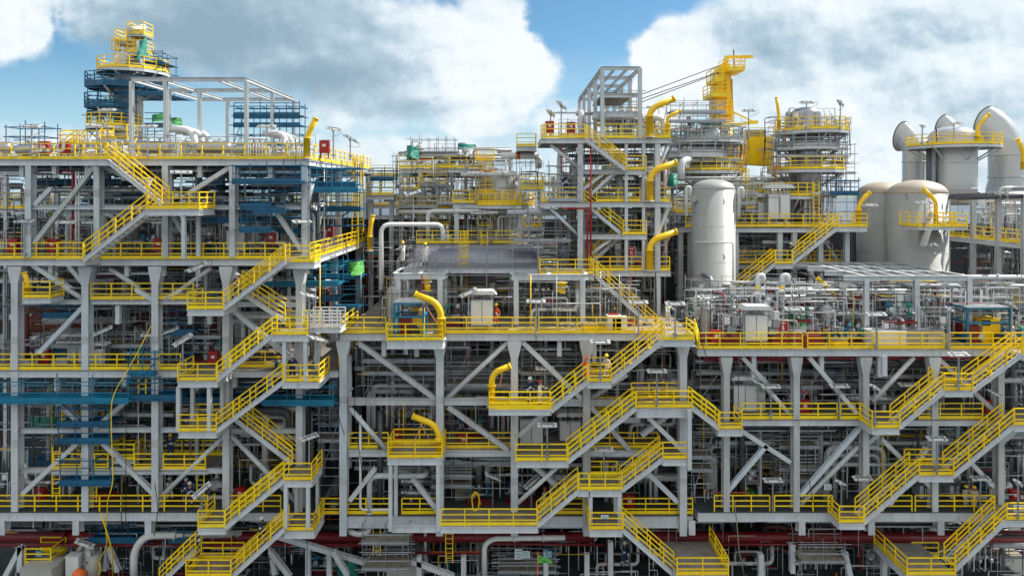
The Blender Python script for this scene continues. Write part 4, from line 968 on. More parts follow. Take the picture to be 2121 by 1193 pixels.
# ---------------------------------------------------------------- scaffolds
def scaffold(x0, x1, y0, y1, zb_, zt_, bays=3, lifts=3, m='galv', boards=(1,), over=.6, phrase=None, label=None, rnd=R, edge=None):
    t = thing('scaffold', label, 'scaffold', ((x0+x1)/2, y0, zb_)); r = .035 if m != 'galv' else .028; bm = {'blue': 'blue', 'galv': 'galv', 'blue_light': 'blue_light'}.get(m, m)
    for i in range(bays+1):
        x = x0+(x1-x0)*i/bays
        for y in (y0, y1): stick('standard', t, (x, y, zb_), (x, y, zt_+rnd.uniform(.1, over)), r, m, 'cyl')
    for k in range(lifts+1):
        z = zb_+(zt_-zb_)*k/lifts+.05
        for y in (y0, y1): stick('ledger', t, (x0-rnd.uniform(.1, .5), y-.05, z), (x1+rnd.uniform(.1, .5), y-.05, z+rnd.uniform(-.02, .02)), r, m, 'cyl')
        for i in range(bays+1):
            x = x0+(x1-x0)*i/bays; stick('transom', t, (x+.05, y0-.2, z), (x+.05, y1+.2, z), r, m, 'cyl')
        if k in boards:
            block('platform_boards', t, ((x0+x1)/2, (y0+y1)/2, z+.06), (x1-x0, y1-y0, .05), bm if m != 'galv' else 'plank')
            hb = .42 if 'blue' in m else .26; block('edge_board', t, ((x0+x1)/2, y0-.03, z+.02), (x1-x0+.1, .04, hb), bm)
            for zz in (.55, 1.05): stick('rail', t, (x0, y0-.04, z+zz), (x1, y0-.04, z+zz), r, m, 'cyl')
    if lifts > 1 and zt_-zb_ > 2.5: stick('brace', t, (x0, y0-.08, zb_+.1), (x0+(x1-x0)/bays, y0-.08, zt_-.2), r, m, 'cyl')
    if not label: auto(t, phrase or ('silver tube scaffold' if m == 'galv' else 'blue tube scaffold'), 'scaffold', 'tube scaffolds')
    return t
def scaf(px0, px1, pyb, pyt, d0, dep=1.5, **k):
    a, b = W(px0, pyb, d0), W(px1, pyt, d0); return scaffold(a.x, b.x, a.y, a.y+dep, a.z, b.z, **k)
# ---------------------------------------------------------------- lamps
SH = {}
def shared(name, m, fn):
    if (name, m) not in SH:
        mb = MB(); fn(mb); me = bpy.data.meshes.new(name); me.from_pydata(mb.v, [], mb.f); me.polygons.foreach_set('use_smooth', mb.s); me.materials.append(MATS[m]); SH[(name, m)] = me
    return SH[(name, m)]
def lamp(px, py, pyb, d=-.15, yaw=0.0, roll=0.0):
    a, b = W(px, py, d), W(px, pyb, d); t = thing('twin_lamp', None, 'lamp', b); H = a.z-b.z
    stick('pole', t, b, b+V(0, 0, H-.1), .055, 'galv', 'cyl')
    q = Matrix.Rotation(yaw, 4, 'Z') @ Matrix.Rotation(roll, 4, 'Y') @ Matrix.Rotation(rad(18), 4, 'X')
    def hs(mb):
        for y in (-.13, .13): mb.box((0, y, 0), (1.3, .15, .07)).box((0, y, .05), (1.15, .08, .03))
    def br(mb):
        for x in (-.4, .4): mb.box((x, 0, .06), (.05, .44, .12))
        mb.box((0, 0, .13), (.85, .06, .03)).box((0, 0, -.02), (.12, .12, .30))
    def gl(mb):
        for y in (-.13, .13): mb.box((0, y, -.05), (1.2, .11, .03))
    def cb(mb): mb.tube([(.65, .1, 0), (.95, .05, .1), (1.0, 0, -.25), (.6, 0, -.4), (.05, 0, -.6)], .016, 5, .2)
    for n_, m, fn in (('housing', 'white', hs), ('bracket', 'galv', br), ('diffuser', 'lamp_glass', gl), ('cable', 'steel_dark', cb)):
        o = bpy.data.objects.new(n_, shared('lamp_'+n_, m, fn)); COL.objects.link(o); o.parent = t; o.matrix_local = Matrix.Translation((0, 0, H)) @ q
    block('clamp', t, b+V(0, .08, .3), (.22, .3, .12), 'galv')
    auto(t, 'white twin tube lamp', 'lamp', 'twin tube deck lamps'); return t
# ---------------------------------------------------------------- davits
def davit(pts, r, d, label, base_h=1.2, sling=None):
    P = [W(x, y, d+i_*.02) for i_, (x, y) in enumerate(pts)]; t = thing('davit_crane', label, 'davit', P[0], 'yellow bent tube davits')
    m_ = MB().tube(P, r, 14, r*7, seg=7).build('jib', 'yellow_deep', t)
    MB().lathe([(r*1.15, 0), (r*1.15, base_h), (r*1.5, base_h), (r*1.5, base_h+.06), (r*1.0, base_h+.08)], P[0], (0, 0, 1), 14).build('pedestal', 'yellow_deep', t)
    MB().lathe([(r*1.7, 0), (r*1.7, .06)], P[0], (0, 0, 1), 14).build('base_plate', 'steel', t)
    e_ = P[-1]; dr = (P[-1]-P[-2]).normalized(); MB().cyl(e_-dr*.04, e_+dr*.05, r*1.2, 14).build('end_cap', 'yellow', t)
    MB().box(e_-dr*.6-V(0, 0, r+.07), (.08, .1, .22)).build('padeye', 'yellow_deep', t)
    if sling:
        h = e_-dr*.6-V(0, 0, r+.15)
        for sx, sy in sling: q = W(sx, sy, d+.4); stick('sling', t, h, q, .03, 'pink', 'cyl')
    return t
# ---------------------------------------------------------------- people
SKEL = {}
def person_mesh(pose):
    if pose in SKEL: return SKEL[pose]
    P = dict(pel=(0, 0, .95), sp=(0, .01, 1.13), ch=(0, .0, 1.33), nk=(0, -.005, 1.49), hd=(0, -.02, 1.60), ht=(0, -.01, 1.70))
    A = {'stand': ((.26, .02, 1.14), (.28, -.06, .90), (-.26, .02, 1.14), (-.28, -.06, .90)),
         'reach': ((.30, -.20, 1.20), (.26, -.48, 1.22), (-.30, -.05, 1.15), (-.30, -.25, 1.0)),
         'walk': ((.26, .18, 1.17), (.27, .10, .93), (-.26, -.16, 1.17), (-.25, -.36, 1.05)),
         'lean': ((.34, -.15, 1.2), (.44, -.35, 1.12), (-.34, -.15, 1.2), (-.44, -.35, 1.12))}[pose]
    Lg = {'stand': ((.11, -.01, .5), (.12, .02, .09), (-.11, -.01, .5), (-.13, .02, .09)), 'reach': ((.13, -.03, .5), (.15, .02, .09), (-.11, -.01, .5), (-.12, .05, .09)),
          'walk': ((.10, -.20, .55), (.10, -.14, .15), (-.10, .06, .5), (-.10, .28, .12)), 'lean': ((.12, -.02, .5), (.14, 0, .09), (-.12, -.02, .5), (-.14, 0, .09))}[pose]
    vs, es, rr, tg = [], [], [], []
    def add(p, r, par, tag_):
        vs.append(V(*p)); rr.append(r if isinstance(r, tuple) else (r, r)); tg.append(tag_)
        if par is not None: es.append((par, len(vs)-1))
        return len(vs)-1
    pel = add(P['pel'], (.18, .14), None, 0); sp = add(P['sp'], (.17, .13), pel, 3); ch = add(P['ch'], (.20, .14), sp, 0); nk = add(P['nk'], .06, ch, 1); hd = add(P['hd'], (.085, .10), nk, 1); add(P['ht'], (.075, .085), hd, 1)
    add((0, -.13, 1.60), .012, hd, 1)
    for s_, i in ((1, 0), (-1, 2)):
        sh_ = add((s_*.19, 0, 1.42), .09, ch, 0); el = add(A[i], .062, sh_, 0); wr = add(A[i+1], .035, el, 3); d = (V(*A[i+1])-V(*A[i])).normalized()
        pm = add(V(*A[i+1])+d*.08, (.035, .02), wr, 1); sd_ = V(0, -1, 0) if abs(d.z) > .6 else V(0, 0, 1)
        for k, (o_, l_) in enumerate(((-.03, .075), (-.01, .085), (.01, .08), (.028, .065))):
            f1 = add(vs[pm]+sd_*o_+d*.03, .009, pm, 1); add(vs[f1]+d*l_*.8+V(-s_*.02, 0, 0), .007, f1, 1)
        th = add(vs[wr]+d*.04+sd_*.035, .010, pm, 1); add(vs[th]+d*.04+sd_*.02, .008, th, 1)
        kn = Lg[i]; an = Lg[i+1]; hp = add((s_*.095, 0, .88), .125, pel, 0); kk = add(kn, .088, hp, 0); sh2 = add(V(*kn).lerp(V(*an), .55), .075, kk, 3); aa = add(an, .045, sh2, 2); add(V(*an)+V(0, -.17, -.045), (.042, .03), aa, 2)
    me = bpy.data.meshes.new('body'); me.from_pydata([tuple(v) for v in vs], es, []); o = bpy.data.objects.new('tmp', me); COL.objects.link(o)
    m1 = o.modifiers.new('s', 'SKIN'); m1.use_smooth_shade = True
    if not me.skin_vertices: me.attributes.new  # created by the modifier's operator-free layer below
    bm = None
    import bmesh
    bm = bmesh.new(); bm.from_mesh(me); ly = bm.verts.layers.skin.verify()
    bm.verts.ensure_lookup_table()
    for i, v in enumerate(bm.verts): v[ly].radius = rr[i]; v[ly].use_root = (i == 0)
    bm.to_mesh(me); bm.free()
    m2 = o.modifiers.new('u', 'SUBSURF'); m2.levels = 1; m2.render_levels = 1
    dg = bpy.context.evaluated_depsgraph_get(); out = bpy.data.meshes.new_from_object(o.evaluated_get(dg)); bpy.data.objects.remove(o)
    segs = [(vs[a], vs[b], tg[b]) for a, b in es]; idx = []
    for p in out.polygons:
        c = p.center; best = 9; bt = 0
        for a, b, t_ in segs:
            ab = b-a; k = max(0, min(1, (c-a).dot(ab)/ab.length_squared)); dd = (c-(a+ab*k)).length
            if dd < best:
                best = dd; bt = t_
                if t_ == 3: bt = 3 if .55 < k < .98 else 0
        idx.append(bt)
    out.polygons.foreach_set('material_index', idx); out.polygons.foreach_set('use_smooth', [True]*len(idx)); SKEL[pose] = out; return out
def person(px, py, d, pose, suit, helmet, label, yaw=0.0):
    t = thing('person', label, 'person', W(px, py, d)); me = person_mesh(pose).copy(); mi_ = [p_.material_index for p_ in me.polygons]; me.materials.clear()
    for m in (suit, 'skin_tone', 'boot', 'reflective' if suit != 'coverall_white' else 'coverall_white'): me.materials.append(MATS[m])
    me.polygons.foreach_set('material_index', mi_); o = bpy.data.objects.new('body', me); COL.objects.link(o); o.parent = t
    h = bpy.data.objects.new('helmet', shared('helmet', helmet, lambda mb: mb.lathe([(.155, 0), (.16, .015), (.125, .03), (.12, .08), (.09, .14), (.04, .165), (.005, .17)], (0, -.02, 1.655), (0, 0, 1), 14))); COL.objects.link(h); h.parent = t
    t.rotation_euler = (0, 0, yaw); return t
# ================================================================ VESSELS, TOWERS, STACKS
def tank(cx, d, rpx, ytop, ybot, label, m='tank', top='tank', flat=.32):
    r = rpx*(Y0+d)/F; r = rpx*(Y0+d+r)/F; c = W(cx, ybot, d+r); H = W(cx, ytop, d+r).z-c.z; t = thing('storage_tank', label, 'tank', c)
    hd = r*flat*1.6; prof = [(r*1.03, 0), (r*1.03, .12), (r, .14), (r, H-hd)]
    MB().lathe(prof, c, n=48).build('shell', m, t)
    pr = [(r, H-hd-.002)]+[(r*math.cos(a), H-hd+hd*math.sin(a)) for a in [k*math.pi/2/9 for k in range(1, 9)]]+[(.01, H)]
    MB().lathe(pr, c, n=48).build('domed_head', top, t)
    for k in (.0, .33, .66): MB().lathe([(r+.004, 0), (r+.012, .02), (r+.004, .04)], c+V(0, 0, (H-hd)*k+(H-hd)*.33), n=48).build('weld_seam', 'steel', t)
    return t, c, r, H
t_, c_, r_, H_ = tank(1477, 8, 44, 371, 612, 'tall cream cylindrical tank with domed top beside the central tower')
pp = MB().tube([c_+V(-r_*1.1, -r_*.8, H_*.47), c_+V(.2, -r_-.25, H_*.47), c_+V(r_*.62, -r_*.95, H_*.47), c_+V(r_*.62, -r_*.95, .2)], .07, 8, .3).build('outside_pipe', 'white', t_)
MB().cyl(c_+V(-r_*.9, -r_*.35, H_*.83), c_+V(-r_*1.1, -r_*.55, H_*.83), .28, 16).build('manway', 'tank', t_)
for z in (.82, .36):
    for o_, b_ in ((0, 0), (.07, -.14), (0, -.28)): block('mark', t_, c_+V(r_*.18+o_, -r_*.99, H_*z+b_), (.07, .03, .14), 'black')
t_, c_, r_, H_ = tank(1899, 10, 56, 373, 580, 'front tank of the twin tan topped tanks', 'tank', 'tank_tan')
for x_, z in ((-.75, .85), (-.8, .15), (.55, .12)):
    for o_, b_ in ((0, 0), (.08, -.16), (0, -.32)): block('mark', t_, c_+V(r_*x_+o_, -r_*math.sqrt(1-x_*x_)*.995, H_*z+b_), (.08, .03, .16), 'black')
t_, c_, r_, H_ = tank(1826, 14, 47, 377, 578, 'rear tank of the twin tan topped tanks', 'tank', 'tank_tan')
# big grey vessel in the centre background and other column bodies
def column_vessel(name, cx, d, rpx, ytop, ybot, label, m='duct', head=.5, n=32):
    c = W(cx, ybot, d); r = rpx*(Y0+d)/F; H = W(cx, ytop, d).z-c.z; t = thing(name, label, 'vessel', c); hd = r*head
    MB().lathe([(r, 0), (r, H-hd)]+[(r*math.cos(a), H-hd+hd*math.sin(a)) for a in (.4, .8, 1.2)]+[(.02, H)], c, n=n).build('shell', m, t)
    for k in (.2, .45, .7): MB().lathe([(r+.01, 0), (r+.05, .02), (r+.05, .10), (r+.01, .12)], c+V(0, 0, H*k), n=n).build('stiffening_ring', m, t)
    return t, c, r, H
column_vessel('column_vessel', 1040, 17, 33, 352, 520, 'broad grey vertical vessel with round platform, upper centre', 'duct')
column_vessel('column_vessel', 1668, 17, 30, 222, 640, 'grey column inside the round yellow platforms, right', 'cladding')
column_vessel('column_vessel', 1462, 18, 30, 262, 640, 'dark column beneath the yellow crane', 'steel')
LT, lc, lr, lH = column_vessel('column_vessel', 266, 18, 27, 118, 300, 'tall grey column tower with blue scaffolds, far left', 'duct')
MB().cyl(lc+V(0, -lr-.1, lH*.92), lc+V(.5, -lr-.9, lH*.92), .55, 20).build('manway', 'white', LT)
MB().lathe([(.56, 0), (.62, .02), (.62, .12), (.56, .14)], lc+V(.5, -lr-.95, lH*.92), (0, 1, 0), 20).build('manway_flange', 'steel', LT)
def ring_platform(cx, py, d, rpx, label, a0=0, a1=360, inner=.35, sides=16, rail='yellow', bh=.25, plate='grating'):
    c = W(cx, py, d); r = rpx*(Y0+d)/F; t = thing('ring_platform', label, 'platform', c); mb = MB(); ri = r*inner
    n = sides; pts = [c+V(math.cos(rad(a0+(a1-a0)*k/n))*r, math.sin(rad(a0+(a1-a0)*k/n))*r, 0) for k in range(n+1)]
    inn = [c+V(math.cos(rad(a0+(a1-a0)*k/n))*ri, math.sin(rad(a0+(a1-a0)*k/n))*ri, 0) for k in range(n+1)]
    for k in range(n):
        q = [pts[k], pts[k+1], inn[k+1], inn[k]]; dz = V(0, 0, .06)
        mb.poly(q+[x-dz for x in q], [(0, 1, 2, 3), (7, 6, 5, 4), (0, 4, 5, 1), (2, 6, 7, 3)])
    mb.build('deck_plate', plate, t); eb = MB()
    for a, b in zip(pts, pts[1:]): eb.bar(a-V(0, 0, .07+bh/2), b-V(0, 0, .07+bh/2), .1, bh)
    eb.build('edge_beam', 'blue' if rail == 'blue' else 'steel', t)
    for k in range(0, n, 3): MB().bar(pts[k]-V(0, 0, .3), inn[k]-V(0, 0, 1.6), .1, .14).build('bracket', 'steel', t)
    rail_geo(t, pts, rail, sp=1.2); return t
ring_platform(276, 150, 18, 66, 'round yellow railed platform at the top of the left column tower')
ring_platform(258, 181, 18, 72, 'upper blue octagonal scaffold deck round the left column tower', rail='blue', sides=8, bh=.22, plate='blue')
ring_platform(232, 221, 17.5, 50, 'lower blue octagonal scaffold deck round the left column tower', rail='blue', sides=8, bh=.2, plate='blue', inner=.5)
ring_platform(236, 263, 17, 50, 'yellow railed ring platform at the base of the left column tower')
ring_platform(1680, 273, 17, 70, 'upper round yellow railed platform of the right column')
ring_platform(1668, 352, 17, 74, 'lower round yellow railed platform of the right column')
ring_platform(1668, 305, 17, 62, 'silver scaffold ring between the right column platforms', rail='galv')
ring_platform(1632, 405, 15, 50, 'small yellow railed platform below the right column')
ring_platform(1462, 354, 18, 72, 'round yellow railed platform under the yellow crane')
ring_platform(1462, 292, 18, 72, 'upper round platform beneath the yellow crane, scaffold railed', rail='galv')
ring_platform(1440, 318, 17, 62, 'grey ring of scaffold boards beneath the yellow crane', rail='galv', bh=.4, plate='plank')
ring_platform(1040, 424, 16, 66, 'half round yellow railed platform of the grey vessel', a0=180, a1=360)
# right hand white tower and bent stacks
DW = 27.0
def mitre(rings, n=36):
    mb = MB(); vs = []
    for c, nrm, ru, rv in rings:
        u = V(1, 0, 0)-nrm*nrm.x; u.normalize(); w = nrm.cross(u)
        for k in range(n): a = 2*math.pi*k/n; vs.append(c+u*math.cos(a)*ru+w*math.sin(a)*rv)
    m = len(rings); mb.poly(vs, [(i*n+k, i*n+(k+1) % n, (i+1)*n+(k+1) % n, (i+1)*n+k) for i in range(m-1) for k in range(n)], True); return mb
def bent_stack(cx, rpx, ytop, ybend, ybot, d, lean, label, flare=None):
    s_ = (Y0+d)/F; r = rpx*s_; b = W(cx, ybot, d); zb_ = W(cx, ybend, d).z; zt_ = W(cx, ytop, d).z; t = thing('exhaust_stack', label, 'stack', b); up = V(0, 0, 1)
    rg = [(b, up, r*1.12, r*1.12), (V(b.x, b.y, b.z+(zb_-b.z)*.30), up, r*1.12, r*1.12), (V(b.x, b.y, b.z+(zb_-b.z)*.42), up, r, r), (V(b.x, b.y, zb_), V(.25, .10, 1).normalized(), r, r*1.02)]
    mitre(rg).build('shell', 'duct', t)
    n0 = V(.25, .10, 1).normalized(); hh = zt_-zb_; n2 = V(-.12, .93, .33).normalized()
    c2 = V(b.x-lean*r*.66, b.y+r*.9, zb_+hh*.545); e0 = V(b.x, b.y, zb_+.01); rg2 = [(e0, n0, r*.995, r*1.01)]
    for k in (.25, .5, .75, 1.0):
        rg2.append((e0.lerp(c2, k)+V(0, 0, hh*.10*math.sin(k*math.pi)), n0.lerp(n2, k).normalized(), r*(1-.17*k), r*(1.01+(hh*.46/r-1.01)*k*k)))
    mitre(rg2).build('cowl', 'duct', t)
    c, nn, ru, rv = rg2[-1]; u = (V(1, 0, 0)-nn*nn.x).normalized(); w = nn.cross(u); rm = MB(); ps = [c+u*math.cos(k*math.pi/18)*(ru+.04)+w*math.sin(k*math.pi/18)*(rv+.04) for k in range(37)]
    rm.tube(ps, .05, 6, .01, False, 1).build('rim', 'steel_dark', t)
    mitre([(c-nn*.02, nn, ru, rv), (c+nn*.25, nn, ru*.8, rv*.8), (c+nn*.35, nn, .01, .01)]).build('end_cap', 'duct', t)
    for k in (.0, .40, .75): z = b.z+(zb_-b.z)*k+.5; rr_ = r*(1.12 if k < .3 else 1.0); MB().lathe([(rr_, 0), (rr_+.07, .02), (rr_+.07, .1), (rr_, .12)], V(b.x, b.y, z), n=36).build('seam_ring', 'steel', t)
    return t
bent_stack(2085, 33, 217, 300, 430, DW, 1.0, 'largest white bent exhaust stack at the right edge')
bent_stack(1893, 22, 250, 318, 430, DW+4, 1.0, 'leftmost white bent exhaust stack behind the twin tanks')
bent_stack(1976, 21, 236, 292, 330, DW+9, .8, 'small white bent stack peeking above the domed tower')
c = W(1972, 425, DW-3); r = 44*(Y0+DW-3)/F; WTz = W(0, 262, DW-3).z-c.z
WT = thing('domed_tower', 'white domed tower with round yellow platform between bent stacks', 'tower', c)
prof = [(r*.98, 0), (r, WTz*.30), (r*1.0, WTz*.38), (r, WTz*.88)]+[(r*math.cos(a)*.96+.02, WTz*.88+WTz*.12*math.sin(a)) for a in (.2, .5, .8, 1.1, 1.4)]+[(.01, WTz)]
MB().lathe(prof, c, n=48).build('shell', 'duct', WT)
for k in (.2, .52, .86): MB().lathe([(r, 0), (r+.07, .02), (r+.07, .1), (r, .12)], c+V(0, 0, WTz*k), n=48).build('seam_ring', 'steel', WT)
ring_platform(1973, 303, DW-3, 84, 'round yellow railed platform around the white domed tower', inner=.5, sides=20)
MB().tube([c+V(-r*1.35, -r*.4, 0), c+V(-r*1.35, -r*.4, WTz*.8)], .25, 10).build('riser_pipe', 'steel_dark', WT)
MB().tube([c+V(-r*1.1, -r*.6, 0), c+V(-r*1.1, -r*.6, WTz*.95)], .12, 8).build('riser_pipe', 'dark_pipe', WT)
def ladder(px, py0, py1, d, label=None, cage=False, m='yellow', w=.5):
    a, b = W(px, py0, d), W(px, py1, d); t = thing('cage_ladder' if cage else 'ladder', label, 'ladder', b)
    for x in (-w/2, w/2): stick('stringer', t, b+V(x, 0, 0), V(b.x+x, b.y, a.z), .035, m)
    n = min(60, max(2, int((a.z-b.z)/.32)))
    for i in range(1, n): z = b.z+(a.z-b.z)*i/n; stick('rung', t, (b.x-w/2, b.y, z), (b.x+w/2, b.y, z), .02, m)
    if cage:
        for i in range(int((a.z-b.z-2)/.9)+1):
            z = b.z+2+i*.9; mb = MB(); ps = [V(b.x+math.cos(k*math.pi/8)*.42, b.y-math.sin(k*math.pi/8)*.75, z) for k in range(9)]
            for p, q in zip(ps, ps[1:]): mb.bar(p, q, .05, .06)
            mb.build('hoop', m, t)
        for k in (1, 3, 4, 5, 7): stick('cage_bar', t, (b.x+math.cos(k*math.pi/8)*.42, b.y-math.sin(k*math.pi/8)*.75, b.z+2), (b.x+math.cos(k*math.pi/8)*.42, b.y-math.sin(k*math.pi/8)*.75, a.z), .02, m)
    if not label: auto(t, 'yellow caged ladder' if cage else 'yellow ladder', 'ladder', 'yellow ladders')
    return t
for a in ((2015+3, 345, 425, DW-4, None, False), (243, 82, 150, 17, None, True), (252, 82, 150, 17, None, True), (270, 66, 110, 17, None, True), (284, 66, 108, 17.5, None, True), (232, 155, 262, 16.6, None, False),
          (740, 325, 425, 10, None, True), (735, 400, 515, 9.6, None, False), (746, 320, 480, 10.5, None, False), (960, 478, 605, 8.2, None, True), (1003, 480, 600, 12, None, False), (1012, 320, 420, 16.5, None, True), (998, 318, 400, 16.2, None, True),
          (135, 830, 915, 1.2, None, False), (116, 925, 1030, .4, None, False), (192, 988, 1040, .4, None, False), (415, 983, 1035, 1.0, None, False), (1690, 375, 470, 13, None, False),
          (930, 1085, 1165, 1.5, None, False), (780, 1095, 1150, .6, None, False), (1470, 985, 1040, 3, None, False), (1540, 350, 420, 14, None, True), (294, 785, 815, -.4, None, False)): ladder(*a)
# clutter atop the left tower
scaf(181, 262, 262, 180, 15.6, 1.6, bays=3, lifts=3, m='blue', boards=(1, 3), label='tall blue scaffold wrapped round the left column tower')
scaf(236, 340, 195, 178, 16.0, 5.0, bays=3, lifts=1, m='blue', boards=(0,), label='broad blue scaffold deck round the left column tower')
scaf(298, 336, 150, 112, 17, 2.6, bays=2, lifts=2, m='blue', boards=(1,), label='small blue scaffold beside the top of the left column tower')
o = MB().cyl(W(266, 62, 16.5), W(299, 57, 18), .28, 14).build('vent_pipe', 'white'); tag(solo(o), 'white pipe end pointing right at the very top of the left tower', 'pipe')
def tarp(px0, px1, py0, py1, d, m, label, seed=1, cat='tarpaulin', dep=1.0):
    a = W(px0, py1, d); b = W(px1, py0, d); r = random.Random(seed); nx, nz = 12, 10; vs = []
    for j in range(nz+1):
        for i in range(nx+1):
            u = i/nx; v = j/nz; x = a.x+(b.x-a.x)*(u+(r.random()-.5)*.04+(1-v)*.12*math.sin(u*9)); z = a.z+(b.z-a.z)*(v+(r.random()-.5)*.05-(.12*math.sin(u*7+seed) if v < .3 else 0)+.10*math.sin(u*3+seed)*v)
            vs.append((x, Y0+d-dep*math.sin(math.pi*u)*(.3+.7*(1-v))+(r.random()-.5)*.18, z))
    mb = MB().poly(vs, [(j*(nx+1)+i, j*(nx+1)+i+1, (j+1)*(nx+1)+i+1, (j+1)*(nx+1)+i) for j in range(nz) for i in range(nx)], True); back = [(x, y+.04, z) for x, y, z in vs]
    mb.poly(back, [(j*(nx+1)+i, (j+1)*(nx+1)+i, (j+1)*(nx+1)+i+1, j*(nx+1)+i+1) for j in range(nz) for i in range(nx)], True)
    o = solo(mb.build('tarpaulin', m)); return tag(o, label, cat)
tarp(289, 303, 82, 124, 16.4, 'teal', 'green tarpaulin hanging at the top of the left column tower', 4)
tarp(314, 350, 237, 254, 10, 'green', 'bright green tarpaulin under the left canopy frame', 5)
tarp(350, 375, 246, 262, 10, 'green', 'second green tarpaulin sloping right under the left canopy frame', 6)
tarp(842, 866, 304, 330, 17, 'teal', 'dark green tarpaulin on the upper centre deck', 7)
tarp(948, 985, 299, 309, 17, 'teal', 'small teal tarpaulin on the upper centre skyline', 8)
tarp(1628, 1662, 643, 674, 3.0, 'green', 'bright green tarpaulin wrapped over a valve on the right open deck', 9, dep=1.3)
tarp(722, 752, 540, 566, 6, 'lime', 'lime netting below the sloping walkway', 10)
tarp(1380, 1402, 362, 385, 9, 'teal', 'dark green cover beside the middle tower davit', 12)
tarp(698, 742, 1160, 1200, 5, 'teal', 'green box cover on the ship deck, bottom centre', 13, dep=1.6)
tarp(62, 118, 862, 888, 4, 'teal', 'dark green slanted sheet in the lower left bay', 14)
# ================================================================ YELLOW CRANE
KD = 24.0
KR = thing('pedestal_crane', 'large yellow pedestal crane tower against the sky', 'crane', W(1500, 330, KD), None)
def pz(l, d=KD): return [(W(x, y, d).x, W(x, y, d).z) for x, y in l]
MB().prism(pz([(1494, 268), (1513, 268), (1513, 160), (1517, 148), (1511, 133), (1500, 129), (1491, 139), (1484, 170), (1481, 205), (1486, 240)]), Y0+KD, Y0+KD+2.2).build('mast', 'yellow', KR)
MB().box(W(1509, 215, KD)-V(0, .12, 0), (.7, .22, 5)).build('stiffener', 'yellow_deep', KR)
a = W(1503, 330, KD); MB().lathe([(1.1, 0), (1.0, W(0, 262, KD).z-a.z)], a+V(0, 1.1, 0), n=20).build('pedestal', 'yellow', KR)
MB().bar(W(1504, 119, KD), W(1559, 118, KD), .28, .30).build('top_arm', 'yellow', KR); MB().bar(W(1504, 135, KD), W(1504, 117, KD), .35, .35, (0, 1, 0)).build('top_arm_post', 'yellow', KR)
MB().bar(W(1515, 259, KD-1), W(1569, 253, KD-1), .24, .34).build('lower_arm', 'yellow', KR); MB().bar(W(1515, 231, KD-1), W(1558, 252, KD-1), .12, .15).build('lower_strut', 'yellow', KR)
stick('aerial', KR, W(1520, 145, KD), W(1519, 104, KD), .05, 'steel_dark')
for x0, x1, y, dd in ((1500, 1534, 147, -1.2), (1474, 1490, 169, -.8), (1467, 1500, 200, -1.0), (1480, 1510, 236, -.8), (1478, 1512, 262, -1)):
    A_, B_ = W(x0, y, KD), W(x1, y, KD); MB().box(((A_.x+B_.x)/2, Y0+KD+.4, A_.z-.1), (B_.x-A_.x, 3.2, .2)).build('platform', 'yellow', KR)
    rail_geo(KR, [V(A_.x, Y0+KD+2, A_.z), V(A_.x, Y0+KD-1.2, A_.z), V(B_.x, Y0+KD-1.2, A_.z), V(B_.x, Y0+KD+2, A_.z)], 'yellow', h=1.2)
a0_, b0_ = W(1551, 340, KD-2), W(1602, 288, KD-2)
MB().box(((a0_.x+b0_.x)/2, Y0+KD, (a0_.z+b0_.z)/2), (b0_.x-a0_.x, 4.2, b0_.z-a0_.z)).build('machinery_house', 'yellow', KR)
MB().box((a0_.x+1.2, Y0+KD-2.13, (a0_.z+b0_.z)/2-.2), (.9, .06, 1.7)).build('house_door', 'yellow_deep', KR)
rail_geo(KR, [V(a0_.x, Y0+KD-2, b0_.z), V(b0_.x, Y0+KD-2, b0_.z)], 'yellow')
MB().bar(W(1500, 335, KD-1), W(1600, 342, KD-1), 1.2, .35).build('slew_beam', 'yellow', KR)
rail_geo(KR, [W(1500, 333, KD-2), W(1550, 338, KD-2)], 'yellow', h=2.2, nmid=3)
MB().box(W(1565, 278, KD-2)+V(0, 1, 0), (2.0, 1.6, .9)).build('air_unit', 'galv', KR)
for i, (p, q) in enumerate((((1488, 137), (1326, 197)), ((1488, 150), (1326, 206)), ((1488, 152), (1326, 213)))): stick('stay_cable', KR, W(*p, KD), W(*q, KD-3), .045, 'dark_pipe', 'cyl')
stick('hoist_cable', KR, W(1513, 155, KD-.3), W(1521, 262, KD-.3), .03, 'dark_pipe', 'cyl')
platform(1070, 1110, 303, 14, 16, 'small yellow railed platform left of the tower top deck', rails='FLR')
# ================================================================ DAVITS
davit([(635, 330), (635, 283), (654, 246)], .19, -.5, 'yellow davit at the right of the left top deck', 1.4)
davit([(765, 520), (765, 478), (772, 447)], .18, 11, 'yellow davit at the end of the sloping walkway', 1.2)
davit([(57, 617), (57, 583), (50, 566)], .16, -.8, 'small yellow davit at the left edge', .8)
davit([(913, 703), (913, 646), (900, 625), (860, 610)], .22, -1.4, 'big yellow davit over the blue equipment cage', 1.4, [(857, 670), (905, 670)])
davit([(1018, 843), (1018, 785), (1026, 770), (1056, 758)], .20, -1.6, 'yellow davit over the three workers', 1.4, [(1035, 800)])
davit([(909, 946), (909, 898), (897, 878), (855, 862)], .20, -1.6, 'yellow davit above the square sunlit platform', 1.2, [(855, 920), (895, 920)])
davit([(1345, 285), (1345, 235), (1355, 222), (1395, 205)], .24, 6.6, 'topmost large yellow davit on the tower top deck', 1.6, [(1375, 250)])
davit([(1382, 285), (1382, 245), (1388, 240), (1408, 230)], .14, 8, 'slender yellow davit beside the topmost one', 1.0)
davit([(1345, 418), (1345, 370), (1355, 353), (1400, 337)], .24, 6.6, 'middle yellow davit of the stair tower', 1.6, [(1372, 385), (1380, 385)])
davit([(1345, 561), (1345, 510), (1355, 496), (1400, 480)], .24, 6.6, 'lowest yellow davit of the stair tower', 1.6, [(1372, 530)])
davit([(1613, 273), (1613, 240), (1608, 203)], .14, 13, 'thin yellow davit on the upper right round platform', 1.0)
